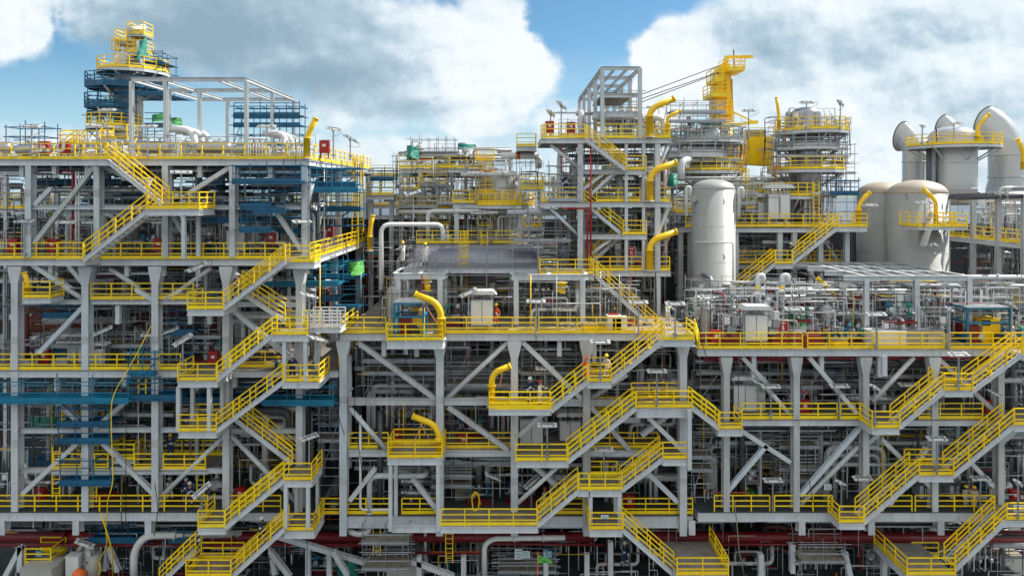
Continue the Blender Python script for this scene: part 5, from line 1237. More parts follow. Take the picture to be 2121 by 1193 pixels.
davit([(1778, 470), (1778, 430), (1784, 415), (1800, 400)], .19, 11, 'yellow davit left of the twin tanks', 1.4, [(1768, 450)])
davit([(1938, 470), (1938, 420), (1930, 407), (1912, 392)], .16, 9.2, 'yellow davit on the tank side platform', 1.0, [(1925, 435)])
davit([(2024, 303), (2024, 268), (2030, 255), (2048, 238)], .18, DW-5, 'yellow davit on the domed tower platform', 1.0)
davit([(1727, 690), (1727, 612), (1718, 597), (1693, 577)], .15, 5, 'tall yellow davit on the right open deck', .8)
davit([(2119, 352), (2119, 315), (2108, 288)], .2, DW-5, 'yellow davit at the far right edge in front of the large stack', .8)
davit([(1163, 595), (1160, 603)], .3, 2.2, 'yellow hoist hanging below the wide portal frame', .3)
davit([(884, 585), (886, 602)], .22, 2.4, 'yellow hoist hanging below the left portal frame', .3)
# tank side platform
platform(1903, 1975, 470, 7.5, 10.2, 'yellow railed platform on the side of the front twin tank', rails='FLR', bh=.2)
platform(1968, 2003, 470, 8, 11, 'yellow railed link platform right of the twin tanks', rails='FR', bh=.2)
# ================================================================ LARGE PIPES AND VESSELS
pipe([W(789, 600, 3), W(789, 465, 3), W(917, 465, 5), W(917, 500, 5)], .17, 'white', label='large white pipe arch left of the central deck', fl=0, bend=.7)
pipe([W(722, 735, 1.2), W(722, 968, 1.2)], .22, 'steel', label='thick grey vertical pipe beside the left central column', fl=1)
pipe([W(765, 1060, .5), W(765, 985, .5), W(882, 985, .5), W(885, 970, 1.5)], .20, 'steel', label='grey pipe bend under the square sunlit platform', fl=0, bend=.6)
pipe([W(746, 860, .4), W(746, 1055, .4), W(812, 1055, .4), W(812, 1040, .8)], .09, 'white', label='thin white pipe loop left of the sunlit platform posts', fl=0)
pipe([W(787, 850, .8), W(787, 1050, .8)], .20, 'dark_pipe', label='black vertical hose pipe behind the white pipe loop', fl=0)
pipe([W(722, 1100, .5), W(745, 1107, .5), W(765, 1100, .5), W(765, 1060, .5)], .2, 'steel', label='short grey elbow joining the pipe bend bottom', fl=0)
pipe([W(1003, 1196, .6), W(1003, 1128, .6), W(1020, 1115, .6), W(1170, 1113, .6)], .18, 'white', label='white pipe running right beneath the long front walkway', fl=1, bend=.8)
pipe([W(277, 1196, 1), W(277, 1140, 1), W(300, 1108, 1), W(500, 1105, 3)], .26, 'white', label='thick white elbow pipe at the bottom left', fl=1, bend=1.2)
pipe([(LX0, Y0+3, W(0, 1112, 3).z), (XS(730), Y0+3, W(0, 1112, 3).z)], .38, 'dark_red', label='big dark red main under the left module', fl=2)
pipe([(LX0, Y0+2.2, W(0, 1128, 2.2).z), (XS(740), Y0+2.2, W(0, 1128, 2.2).z)], .12, 'dark_red', label='thin dark red pipe under the left module', fl=1)
pipe([(XS(730)+.4, Y0+3, W(0, 1112, 3).z), (XS(1240), Y0+3, W(0, 1112, 3).z)], .36, 'dark_red', label='big dark red main under the central module', fl=2)
pipe([(XS(1360), Y0+3, W(0, 1112, 3).z), (45, Y0+3, W(0, 1112, 3).z)], .40, 'dark_red', label='big dark red main under the right module', fl=2)
pipe([(XS(850), Y0+2.2, W(0, 1145, 2.2).z), (XS(1000), Y0+2.2, W(0, 1145, 2.2).z), (XS(1000), Y0+2.2, W(0, 1125, 2.2).z), (XS(1260), Y0+2.2, W(0, 1128, 2.2).z)], .09, 'dark_red', label='thin dark red pipe under the central module', fl=1)
pipe([(XS(1480), Y0+2.2, W(0, 1127, 2.2).z), (XS(1815), Y0+2.2, W(0, 1127, 2.2).z), (XS(1815), Y0+2.2, W(0, 1180, 2.2).z)],   .10, 'dark_red', label='thin dark red pipe turning down under the right module', fl=1)
pipe([W(100, 549, 1), W(640, 549, 1)], .07, 'dark_red', label='thin dark red line below the left second deck', fl=1)
pipe([W(1470, 741, .8), W(2121, 741, .8)], .14, 'dark_red', label='long dark red line below the right open deck', fl=1)
pipe([W(150, 535, .6), W(150, 355, .6), W(80, 355, 1.2)], .07, 'red', label='red riser on the left second deck', fl=0)
pipe([W(1223, 560, 6.4), W(1223, 290, 6.4)], .07, 'red', label='tall red riser up the central stair tower', fl=0)
pipe([W(1216, 570, 6.3), W(1216, 432, 6.3), W(1165, 432, 6.3)], .07, 'red', label='shorter red riser beside the central stair tower', fl=0)
for i, x in enumerate((157, 163)): pipe([W(x, 535, .5), W(x, 356, .5)], .06, 'white', 'thin white riser pipe', fl=0)
for i, (x, y) in enumerate(((400, 268), (415, 272), (430, 275))): pipe([W(x-50, y, 7+i*1.5), W(x, y, 7+i*1.5), W(x+6, y+58, 7+i*1.5)], .28, 'white', 'thick white elbow pipe', fl=0, bend=1.3)
for i, (x, y) in enumerate(((590, 276), (602, 279), (613, 282))): pipe([W(x-45, y, 6+i*1.5), W(x, y, 6+i*1.5), W(x+4, y+50, 6+i*1.5)], .24, 'white', 'thick white elbow pipe', fl=0, bend=1.2)
pipe([W(1037, 323, 16), W(1115, 323, 16), W(1115, 345, 17)], .33, 'white', label='white pipe with red band on the upper centre deck', fl=0)
o = MB().cyl(W(1072, 323, 16)-V(.2, 0, 0), W(1072, 323, 16)+V(.2, 0, 0), .345, 14).build('band', 'orange'); tag(solo(o), 'orange red band round the white pipe, upper centre', 'pipe band')
pipe([W(1158, 418, 8.5), W(1158, 315, 8.5), W(1190, 310, 9)], .2, 'steel', label='grey riser with elbow on the left wing of the tower', fl=1)
pipe([W(1050, 440, 9), W(1188, 440, 9)], .2, 'steel', label='grey horizontal pipe below the left wing of the tower', fl=1)
pipe([W(1095, 505, 9), W(1095, 436, 9), W(1140, 436, 9)], .12, 'steel', label='thin grey post pipe left of the tower', fl=0)
pipe([W(1410, 372, 13), W(1410, 335, 13), W(1428, 330, 14)], .32, 'steel', label='fat grey elbow right of the tower davits', fl=0)
for x, y in ((1421, 388), (1530, 390)): pipe([W(x, y+60, 9), W(x, y, 9), W(x+8, y, 9), W(x+8, y+22, 9)], .14, 'white', 'short white gooseneck vent', fl=0, bend=.3)
for x in (1569, 1620): pipe([W(x, 690, 4), W(x, 570, 4), W(x+12, 570, 4), W(x+12, 585, 4)], .18, 'white', 'tall white gooseneck vent', fl=0, bend=.35)
for x in (1569, 1620): o = MB().cyl(W(x, 600, 4), W(x, 592, 4), .195, 12).build('band', 'yellow'); auto(solo(o), 'yellow band on a gooseneck vent', 'pipe band', 'vent bands')
for i in range(4): pipe([(36.5, Y0+9+i*.9, ZC-.6+i*.05), (44+5, Y0+9+i*.9, ZC-.2+i*.05)], .16, 'dark_pipe', 'long dark pipe', fl=1)
for i in range(2): pipe([W(2070+i*14, 412, 9), W(2070+i*14, 390, 9), W(2150, 390, 9)], .16, 'duct', 'shiny grey pipe elbow', fl=0)
def hdrum(x0, x1, py, rpx, d, m, label):
    a, b = W(x0, py, d), W(x1, py, d); r = rpx*(Y0+d)/F; t = thing('horizontal_vessel', label, 'vessel', V((a.x+b.x)/2, a.y, a.z-r)); L_ = b.x-a.x
    MB().lathe([(.02, 0), (r*.6, .15*r), (r*.9, .4*r), (r, .6*r), (r, L_-.6*r), (r*.9, L_-.4*r), (r*.6, L_-.15*r), (.02, L_)], a, (1, 0, 0), 32).build('shell', m, t)
    n = max(2, int(L_/3.0))
    for i in range(1, n): MB().lathe([(r+.005, 0), (r+.05, .02), (r+.05, .12), (r+.005, .14)], a+V(L_*i/n, 0, 0), (1, 0, 0), 32).build('band', m, t)
    for k in (.2, .8): x = a.x+L_*k; MB().prism([(x-.25, a.z-r*1.5), (x+.25, a.z-r*1.5), (x+.2, a.z-r*.5), (x-.2, a.z-r*.5)], a.y-r*.8, a.y+r*.8).build('saddle', 'steel', t)
    return t
hdrum(840, 1125, 557, 46, 10.5, 'purple_clad', 'huge purple grey clad vessel behind the portal frames')
hdrum(770, 1190, 772, 52, 8, 'purple_clad', 'huge dull purple clad vessel below the central main deck')
hdrum(60, 460, 668, 20, 5, 'rust', 'long brownish clad vessel in the left bay under the second deck')
hdrum(1300, 1500, 790, 30, 7, 'cladding', 'silver clad vessel end right of the main staircase')
hdrum(560, 640, 880, 18, 3.5, 'cladding', 'shiny silver drum behind the lower left stair tower')
hdrum(380, 470, 870, 14, 3.5, 'cladding', 'shiny silver drum left of the stair tower landing')
for i in range(3): y = 855+i*9; pipe([W(505, y, 2.5+i*.3), W(598-i*8, y, 2.5+i*.3), W(598-i*8, 895, 2.5+i*.3)], .14-.02*i, ('white', 'steel', 'red')[i], 'nested bend pipe', fl=0)
platform(835, 1118, 556, 4.6, 8.6, 'grey scaffold platform carrying two workers in white', rails='', plate='galv', bh=.3, cat='scaffold platform')
# ================================================================ SCAFFOLDS
for a, k in (((560, 640, 520, 400, 2.5), dict(bays=2, lifts=3, m='blue', boards=(1,))), ((640, 745, 470, 400, 6), dict(bays=3, lifts=2, m='blue', boards=(1,))), ((180, 240, 300, 240, 16), dict(bays=2, lifts=2, m='blue', boards=(1,))), ((300, 345, 300, 262, 9), dict(bays=1, lifts=1, m='blue', boards=(0, 1))),
             ((610, 740, 395, 350, .5), dict(bays=4, lifts=1, m='blue_light', boards=(0,))), ((560, 700, 620, 560, 5), dict(bays=3, lifts=2, m='blue', boards=(0, 1))), ((330, 470, 700, 640, 4), dict(bays=3, lifts=1, m='blue', boards=(0,))), ((60, 180, 960, 900, 4), dict(bays=2, lifts=1, m='blue', boards=(0,))), ((560, 700, 900, 840, 4), dict(bays=3, lifts=1, m='blue', boards=(0,))), ((540, 640, 1130, 1090, 3), dict(bays=2, lifts=1, m='blue', boards=(0,))), ((484, 620, 300, 222, 9), dict(bays=5, lifts=4, m='blue', boards=(2, 3))), ((482, 622, 378, 345, -1.2), dict(bays=4, lifts=1, m='blue', boards=(0,))), ((622, 735, 385, 352, 3), dict(bays=3, lifts=1, m='blue', boards=(0,))),
             ((415, 522, 458, 420, .8), dict(bays=3, lifts=1, m='blue', boards=(0,))), ((498, 560, 478, 430, -.8), dict(bays=2, lifts=1, m='blue', boards=(0, 1))), ((525, 590, 438, 398, -.8), dict(bays=2, lifts=1, m='blue', boards=(0,))),
             ((70, 250, 378, 345, 4), dict(bays=5, lifts=1, m='blue', boards=(0,))), ((250, 300, 408, 380, 3), dict(bays=2, lifts=1, m='blue', boards=(0,))), ((410, 460, 380, 345, 2), dict(bays=2, lifts=1, m='blue', boards=(0,))),
             ((545, 700, 590, 555, 2.5), dict(bays=4, lifts=1, m='blue_light', boards=(0,))), ((640, 745, 575, 545, 6), dict(bays=3, lifts=1, m='blue_light', boards=(0,))),
             ((-30, 265, 832, 792, -1.0), dict(bays=4, lifts=1, m='blue_light', boards=(0,))), ((265, 375, 826, 745, -.6), dict(bays=2, lifts=2, m='blue', boards=(0,))), ((375, 545, 830, 800, .8), dict(bays=4, lifts=1, m='blue', boards=(0,))),
             ((545, 690, 836, 800, -.8), dict(bays=3, lifts=1, m='blue_light', boards=(0,))), ((120, 226, 915, 845, -.4), dict(bays=3, lifts=2, m='blue', boards=(0, 1))), ((124, 228, 1002, 955, -.4), dict(bays=3, lifts=1, m='blue', boards=(0,))),
             ((270, 320, 775, 730, -.2), dict(bays=2, lifts=1, m='blue_light', boards=(0,))), ((90, 185, 655, 635, 1.2), dict(bays=2, lifts=1, m='blue', boards=(0,))), ((350, 400, 690, 645, .8), dict(bays=1, lifts=2, m='blue', boards=(0,))),
             ((185, 305, 1120, 1085, 1.5), dict(bays=3, lifts=1, m='blue', boards=(0,))), ((350, 410, 1120, 1100, 1.5), dict(bays=2, lifts=1, m='blue', boards=(0,))), ((690, 740, 640, 600, 4), dict(bays=1, lifts=1, m='blue', boards=(0,))),
             ((1720, 1778, 402, 375, 12), dict(bays=2, lifts=1, m='blue', boards=(0,))), ((765, 815, 390, 355, 18), dict(bays=2, lifts=2, m='blue', boards=(1,))), ((12, 92, 325, 265, 5), dict(bays=2, lifts=3, m='blue', boards=()))): scaf(*a, **k)
for a, k in (((90, 310, 745, 640, 1.6), dict(bays=4, lifts=4)), ((345, 455, 760, 640, 1.6), dict(bays=2, lifts=4, boards=(2,))), ((845, 1115, 600, 515, 4.2), dict(bays=5, lifts=3, boards=())), ((752, 900, 825, 725, 1.5), dict(bays=3, lifts=4, boards=(2, 3))),
             ((925, 1058, 825, 725, 1.5), dict(bays=3, lifts=4, boards=(1,))), ((660, 702, 1005, 860, 1.0), dict(bays=1, lifts=8, boards=(5,))), ((750, 845, 1180, 1090, -.6), dict(bays=2, lifts=5, boards=(0, 3))), ((895, 975, 1030, 945, .9), dict(bays=2, lifts=4, boards=(1, 2))),
             ((1432, 1474, 1030, 895, .6), dict(bays=1, lifts=5, boards=(2, 3))), ((1615, 1695, 1020, 905, 1.0), dict(bays=2, lifts=5, boards=(1, 2, 4))), ((1660, 1750, 1165, 1128, -.4), dict(bays=2, lifts=2, boards=(0,))), ((1450, 1640, 830, 750, 1.5), dict(bays=4, lifts=3, boards=(1,))),
             ((1660, 1790, 830, 752, 1.5), dict(bays=3, lifts=3, boards=(1,))), ((1810, 1930, 835, 755, 1.5), dict(bays=3, lifts=3, boards=(2,))), ((1715, 1990, 660, 595, 5), dict(bays=6, lifts=3, boards=(2,))), ((1800, 1985, 690, 580, 8), dict(bays=4, lifts=4, boards=(2, 3))),
             ((1440, 1560, 690, 600, 8), dict(bays=4, lifts=4, boards=(1,))), ((1388, 1500, 290, 215, 16), dict(bays=4, lifts=4, boards=(2, 3))), ((1395, 1530, 350, 300, 15), dict(bays=4, lifts=3, boards=(1,))), ((1610, 1755, 340, 280, 15), dict(bays=4, lifts=4, boards=(1, 2))),
             ((1690, 1770, 460, 300, 16), dict(bays=2, lifts=8, boards=(3, 5))), ((1138, 1195, 416, 345, 6.8), dict(bays=1, lifts=4, boards=(0,))), ((850, 940, 345, 290, 19), dict(bays=5, lifts=3, boards=())), ((905, 990, 470, 352, 15.5), dict(bays=3, lifts=5, boards=(2,))),
             ((820, 905, 505, 380, 15.5), dict(bays=3, lifts=5, boards=(3,))), ((1065, 1180, 520, 440, 8), dict(bays=4, lifts=4, boards=(1,))), ((1072, 1205, 660, 585, 4.5), dict(bays=3, lifts=3, boards=())), ((1080, 1205, 825, 725, 1.6), dict(bays=3, lifts=4, boards=(2,))),
             ((1250, 1325, 285, 190, 9), dict(bays=2, lifts=4, boards=(2,))), ((2000, 2121, 1190, 1085, 6), dict(bays=3, lifts=3, boards=(1, 2))), ((1810, 1900, 1200, 1135, 2), dict(bays=3, lifts=5, boards=())), ((1032, 1150, 1200, 1145, 1.5), dict(bays=2, lifts=4, boards=(1,))), ((1528, 1560, 440, 385, 10), dict(bays=1, lifts=3, boards=(1,)))): scaf(*a, **dict(dict(m='galv'), **k))
# ================================================================ INTERIOR EQUIPMENT AND PIPEWORK
rnd = random.Random(21)
def fill(x0, x1, zf, zc, rows, kinds, gap=(.6, 1.6), sc=(.9, 1.25)):
    W_ = {'pump_skid': 3.2, 'valve_station': 3.6, 'vertical_filter': 1.8, 'drum': 4.3, 'cabinet': 1.8, 'manifold': 3.2, 'exchanger': 4.6, 'hose_box': 1.1, 'junction_frame': 1.6, 'crate': 1.5, 'pipe_loop': 4.0, 'valve_tree': 1.4, 'tubing_rack': 2.2, 'gauge_panel': 1.4, 'choke_skid': 2.2}
    Hh = {'pump_skid': 1.8, 'valve_station': 2.4, 'vertical_filter': 3.1, 'drum': 2.4, 'cabinet': 2.4, 'manifold': 3.0, 'exchanger': 3.0, 'hose_box': 1.3, 'junction_frame': 1.9, 'crate': .7, 'pipe_loop': 3.3, 'valve_tree': 2.4, 'tubing_rack': 2.6, 'gauge_panel': 1.9, 'choke_skid': 1.4}
    for y in rows:
        x = x0+rnd.uniform(.2, 1.5)
        while x < x1:
            k = rnd.choice(kinds); w = W_[k]; s = rnd.uniform(*sc)
            s = min(s, (zc-zf-.6)/Hh[k])
            if x+w*s > x1: break
            put(k, (x+w*s/2, Y0+y+rnd.uniform(-.3, .3), zf+.01), rnd.choice((0, 0, 0, math.pi)), s); x += w*s+rnd.uniform(*gap)
HEAVY = ['pump_skid', 'valve_station', 'vertical_filter', 'drum', 'manifold', 'exchanger', 'pipe_loop', 'valve_station', 'manifold', 'valve_tree', 'junction_frame', 'tubing_rack', 'choke_skid', 'tubing_rack', 'gauge_panel']
LIGHT = ['tubing_rack', 'gauge_panel', 'tubing_rack', 'choke_skid', 'valve_station', 'manifold', 'cabinet', 'junction_frame', 'valve_tree', 'vertical_filter', 'pipe_loop', 'valve_tree']
XL0 = -39.0
SMALL = ['valve_tree', 'junction_frame', 'tubing_rack', 'manifold', 'gauge_panel', 'valve_station', 'tubing_rack', 'pump_skid', 'choke_skid', 'choke_skid', 'vertical_filter']
MEDIUM = ['valve_tree', 'junction_frame', 'vertical_filter', 'valve_station', 'manifold', 'drum']
fill(XL0, -14.8, z0, z0+2.2, (2.0, 4.5, 7.5, 11), MEDIUM, (.3, 1.2))
fill(XL0, -14.8, z1, z0, (2.2, 5.5, 10, 16), HEAVY)
fill(XL0, -15.5, z2, z1, (2.6, 5.5, 9.8, 15), HEAVY)
fill(XL0, -15.5, z3, z2-4, (2.4, 5.5, 9.8, 15), HEAVY)
fill(XL0, -12.0, 0, z3, (5.5, 9, 14), SMALL, (.6, 2.5))
fill(XS(760), XS(1060), zm, zm+4, (2.5, 8.2, 12), LIGHT, (.8, 2.5))
fill(XS(1060), XS(1340), zm, zm+4, (3.2, 8.2), LIGHT, (.4, 1.5)); fill(-11, 12, zm, zm+5, (12, 16), HEAVY)
fill(XS(720), XS(1430), zl, zm, (2.8, 6.0, 11, 16), HEAVY)
fill(XS(720), XS(1430), zb, zl, (2.2, 5.5, 10, 15), HEAVY, sc=(.8, 1.1))
fill(XS(720), XS(1430), 0, zb, (5, 9, 13), SMALL, (.6, 2.5))
fill(XS(1455), 40, zr, zr+5, (1.6, 3.2, 4.8, 6.5, 8.5, 11), SMALL, (.05, .35), (.75, 1.1))
fill(XS(1540), 40, zw, zr, (2.2, 5.5, 10, 15), HEAVY, sc=(.9, 1.2))
fill(XS(1455), 40, zbr, zw, (2.4, 5.8, 10, 15), HEAVY)
fill(XS(1530), 40, 0, zbr, (5, 9, 13), SMALL, (.6, 2.5))
def fillp(x0, x1, py, d, kinds, hmax=4, dd=(0, 3)):
    for k in dd:
        a, b = W(x0, py, d), W(x1, py, d); fill(a.x, b.x, a.z, a.z+hmax, (d+k,), kinds, (.2, .8), (.8, 1.05))
fillp(822, 935, 434, 17.5, LIGHT); fillp(826, 1000, 350, 18.5, LIGHT+['exchanger']); fillp(865, 1090, 506, 14.5, HEAVY, 3.2, (0, 3, 6)); fillp(760, 815, 405, 17.5, LIGHT, 3)
fillp(940, 1076, 424, 19, LIGHT, 3); fillp(1125, 1200, 287, 8.5, LIGHT, 3, (0, 2.5)); fillp(1250, 1388, 287, 9, LIGHT+['drum', 'exchanger'], 3, (0, 2.5)); fillp(1125, 1385, 419, 9, LIGHT, 3, (0, 2.5)); fillp(1225, 1385, 562, 9, LIGHT, 3, (0, 2))
fillp(1400, 1785, 472, 14, HEAVY, 4, (0, 3, 6)); fillp(1500, 1755, 548, 14.5, HEAVY, 3, (0, 3)); fillp(1395, 1530, 292, 17, LIGHT, 3, (0, 2)); fillp(1620, 1740, 273, 15.5, LIGHT, 3, (0, 2)); fillp(1620, 1735, 352, 15.5, LIGHT, 2.6, (0,))
fillp(1400, 1520, 354, 16, LIGHT, 3, (0,))
fill(43, 48, ZC-4.3, ZC-.6, (12, 15, 18), LIGHT); fill(43, 48, ZC-9.1, ZC-4.8, (9, 12, 15), LIGHT)
# pipe runs
bay_pipes(XL0, -14.8, Y0+1.4, Y0+12, z1, z0-.6, 55, rnd, ('white', 'steel', 'steel', 'galv', 'cladding', 'blue', 'steel_dark'))
bay_pipes(XL0, -14.8, Y0+1.4, Y0+12, z2, z1-.8, 60, rnd, ('white', 'steel', 'galv', 'cladding', 'rust', 'steel_dark', 'steel'))
bay_pipes(XL0, -14.8, Y0+1.4, Y0+12, z3, z2-.8, 65, rnd)
bay_pipes(XL0, -12.5, Y0+2.5, Y0+12, .2, z3-.9, 28, rnd, ('steel', 'dark_red', 'steel_dark', 'dark_pipe', 'steel_dark'))  # darker mix puts the shade beneath the decks into the colour
bay_pipes(XS(730), XS(1425), Y0+1.4, Y0+12, zl, zm-.7, 60, rnd)
bay_pipes(XS(730), XS(1425), Y0+1.2, Y0+12, zb, zl-.6, 45, rnd)
bay_pipes(XS(730), XS(1425), Y0+2.5, Y0+12, .2, zb-1.0, 26, rnd, ('steel', 'dark_red', 'steel_dark', 'dark_pipe', 'steel_dark'))
bay_pipes(XS(1450), 39.5, Y0+1.4, Y0+12, zw, zr-.6, 50, rnd)
bay_pipes(XS(1450), 39.5, Y0+1.4, Y0+12, zbr, zw-.6, 60, rnd)
bay_pipes(XS(1450), 39.5, Y0+2.5, Y0+12, .2, zbr-.9, 26, rnd, ('steel', 'dark_red', 'steel_dark', 'dark_pipe', 'steel_dark'))
bay_pipes(XS(1460), 39.5, Y0+3, Y0+13, zr, zr+4.4, 50, rnd, ('white', 'galv', 'galv', 'steel', 'galv', 'steel', 'dark_red', 'steel_dark'), .1)
bay_pipes(XS(1380), 28, Y0+13, Y0+22, ZC-9, ZC-3.5, 40, rnd)
bay_pipes(XS(1400), 27, Y0+13, Y0+22, ZC-3.2, ZC+1.5, 26, rnd, ('white', 'steel', 'steel', 'galv', 'cladding', 'steel'), .2)
bay_pipes(-13.5, 8, Y0+12, Y0+20, zm, W(0, 506, 13).z-.5, 34, rnd)
bay_pipes(-11, 2, Y0+14, Y0+22, ZC-4.7, ZC+2, 34, rnd, ('white', 'steel', 'steel', 'galv', 'cladding', 'steel'), .2)
bay_pipes(-11, 0, Y0+16, Y0+22, ZC+2.2, ZC+4.2, 10, rnd, rmax=.15)
bay_pipes(4, 12.5, Y0+8.5, Y0+12.5, W(0, 561, 7).z, W(0, 290, 7).z-.5, 46, rnd, rmax=.2)
bay_pipes(3, 12.5, Y0+8.5, Y0+12.5, W(0, 286, 7).z, W(0, 286, 7).z+3, 10, rnd, ('white', 'steel'), .24)
bay_pipes(42.3, 48.5, Y0+9, Y0+20, ZC-14, ZC-.8, 40, rnd)
bay_pipes(-60, -38, Y0+20, Y0+32, ZC-8, ZC+1, 40, rnd)
for a_ in ((XL0, -14.8, z1, z0-.5, 260), (XL0, -14.8, z2, z1-.6, 300), (XL0, -14.8, z3, z2-.6, 330), (XL0, -12.5, .2, z3-1, 160), (XS(730), XS(1425), zl, zm-.6, 300), (XS(730), XS(1425), zb, zl-.5, 200), (XS(730), XS(1425), .2, zb-1, 150),
           (XS(1450), 39.5, zw, zr-.5, 260), (XS(1450), 39.5, zbr, zw-.5, 320), (XS(1450), 39.5, .2, zbr-1, 150), (XS(1460), 39.5, zr, zr+4.2, 500), (XS(760), XS(1340), zm, zm+3.5, 120)): small_bore(a_[0], a_[1], Y0+1.3, Y0+9, a_[2], a_[3], a_[4], rnd)
small_bore(XL0, -14.8, Y0+3, Y0+13, z0, z0+2.2, 120, rnd)
for a_ in ((-11, 3, Y0+15, Y0+22, ZC-5, ZC+3.6, 420), (-13, 5, Y0+12, Y0+16, zm, ZC-4, 200), (4, 12.5, Y0+8, Y0+12, zm, W(0, 286, 7).z+2, 420), (14, 29, Y0+12.5, Y0+20, ZC-8, ZC+1, 420), (13, 22, Y0+16, Y0+20, ZC+1, ZC+7, 200), (24, 31, Y0+15, Y0+19, ZC, ZC+7, 200), (42.3, 48, Y0+9, Y0+20, ZC-14, ZC, 260), (-60, -38, Y0+20, Y0+30, ZC-8, ZC+1, 200)): small_bore(*a_, rnd)
flush_pipes(215)
# trays and hanging posts below the deck edges
for (a, b, z) in ((XL0, XS(640), z0-.75), (XL0, XS(640), z1-.85), (XL0, XS(690), z2-.9), (XL0, XS(640), z3-1.2), (XS(720), XS(1430), zm-.95), (XS(720), XS(1430), zl-.8), (XS(1450), 40, zr-.95), (XS(1540), 40, zw-.8), (XS(1450), 40, zbr-1.1)):
    x = a
    while x < b-3:
        L_ = rnd.uniform(4, 9); tray(x, min(b, x+L_), Y0+rnd.uniform(.7, 1.6), z-rnd.uniform(0, .35)); x += L_+rnd.uniform(.3, 2)
for px in range(40, 640, 74): stub(px+rnd.uniform(-8, 8), 342, rnd.uniform(.6, 1.1), .5); stub(px+rnd.uniform(-8, 8), 548, rnd.uniform(.5, 1.2), .5); stub(px+rnd.uniform(-8, 8), 781, rnd.uniform(.5, 1.0), .5)
for px in (245, 395, 435): stub(px, 632, 1.3, .5)
for px in (795, 840, 863, 1158, 1230, 1700, 1820, 1560): stub(px, 706 if px < 1440 else 737, rnd.uniform(.8, 1.5), .5)
o = MB().ibeam(W(1830, 737, -.6), W(1830, 778, -.6), .32, .32, (0, 1, 0)).build('hanger_post', 'steel'); tag(solo(o), 'long hanging grey post with diagonal stay under the right deck', 'post')
# thin verticals: conduits and drop cables
for i in range(120):
    px = rnd.uniform(5, 2115); lv = [(345, 533), (550, 765), (785, 1055)] if px < 690 else ([(708, 835), (845, 935), (955, 1062), (575, 688)] if px < 1440 else [(742, 866), (885, 1055), (610, 718)])
    a, b = rnd.choice(lv); m = rnd.choice(('steel', 'galv', 'white', 'steel_dark', 'black', 'yellow', 'red', 'galv')); d_ = rnd.uniform(.8, 5)
    pp = W(px, a, 0); qq = W(px, b, 0); pp.y += d_; qq.y += d_; mid = pp.lerp(qq, rnd.uniform(.4, 1)) if rnd.random() < .4 else qq
    o = MB().cyl(pp, mid, rnd.choice((.02, .03, .045, .06)), 6).build('conduit', m); solo(o); auto(o, f'thin vertical {MN[m]} conduit', 'conduit', 'vertical conduits')
# valves, nozzles and small bores in the open
for i in range(70):
    px = rnd.uniform(1450, 1990); d_ = rnd.uniform(1, 9); p = W(px, 0, 0); k = rnd.choice(('valve_tree', 'junction_frame', 'tubing_rack', 'choke_skid', 'gauge_panel'))
    put(k, (XS(px), Y0+d_, zr+.01+rnd.choice((0, 0, 1.5))), rnd.uniform(-.4, .4), rnd.uniform(.7, 1.15))
# ================================================================ PLACED OBJECTS
for x, y, d in ((92, 330, 2.5), (134, 330, 4), (672, 328, 3), (28, 533, 1), (110, 533, 1), (330, 532, 1), (562, 518, 2), (683, 500, 8), (92, 763, 1.6), (443, 765, 1.5), (85, 1048, 2), (498, 1045, 2), (960, 935, 1.6), (822, 925, 2), (1303, 1062, 1.4), (1665, 866, 1.2),
                (2045, 866, 1.5), (2100, 1050, 2), (1270, 688, 1), (1482, 722, .6), (1138, 285, 8), (1182, 286, 9), (855, 432, 18), (1330, 560, 9), (1310, 700, 3)): putp('hose_box', x, y, d, 0, .98)
for x, y, d in ((1307, 562, 7.6), (1621, 722, 1), (1665, 850, 2)): putp('fire_sign', x, y, d)
for x, y, d, s in ((998, 688, 1.5, 1.25), (1563, 720, 1.0, 1.25), (1610, 468, 13, 1.5), (1585, 470, 14, 1.2), (1905+5, 1050, 6, 1.2), (1100, 935, 2, 1.3), (1180, 933, 2.5, 1.2), (1540, 866, 1.6, 1.3), (1560, 866, 2.2, 1.2), (140, 763, 2.4, 1.1), (165, 763, 2.4, 1.1), (205, 765, 1.2, .8), (505, 530, 3, 1.3), (520, 530, 3, 1.3), (490, 532, 1.5, 1)): putp('cabinet', x, y, d, 0, s)
for x, y, d in ((1222, 688, 1.2), (1236, 688, 1.4), (1248, 690, 2), (965, 688, 3), (1735, 720, 1), (330, 1045, 2)): putp('crate', x, y, d, rnd.uniform(-.3, .3))
def cage(px0, px1, py, h, d, dep, label, inner='yellow_deep'):
    a, b = W(px0, py, d), W(px1, py, d); t = thing('equipment_cage', label, 'equipment cage', V((a.x+b.x)/2, a.y, a.z)); z = a.z
    for X in (a.x, b.x):
        for yy in (a.y, a.y+dep): stick('corner_post', t, (X, yy, z), (X, yy, z+h), .07, 'blue_light')
    for zz in (z+.08, z+h*.62, z+h):
        for yy in (a.y, a.y+dep): stick('rail', t, (a.x, yy, zz), (b.x, yy, zz), .06, 'blue_light')
        for X in (a.x, b.x): stick('rail', t, (X, a.y, zz), (X, a.y+dep, zz), .06, 'blue_light')
    block('machine', t, ((a.x+b.x)/2+.5, a.y+dep/2, z+.95), ((b.x-a.x)*.42, dep*.6, 1.7), inner); block('tank', t, (a.x+.75, a.y+dep/2, z+.7), (.9, dep*.6, 1.2), 'dark_red')
    block('canopy', t, ((a.x+b.x)/2, a.y+dep/2, z+h+.08), (b.x-a.x+.1, dep+.1, .06), 'galv'); block('panel', t, (a.x+1.4, a.y+.1, z+1.6), (.6, .05, .4), 'black')
    MB().lathe([(.3, 0), (.38, .03), (.38, .2), (.3, .23)], (b.x-.6, a.y+.1, z+.5), (0, 1, 0), 14).build('hose_reel', 'black', t); return t
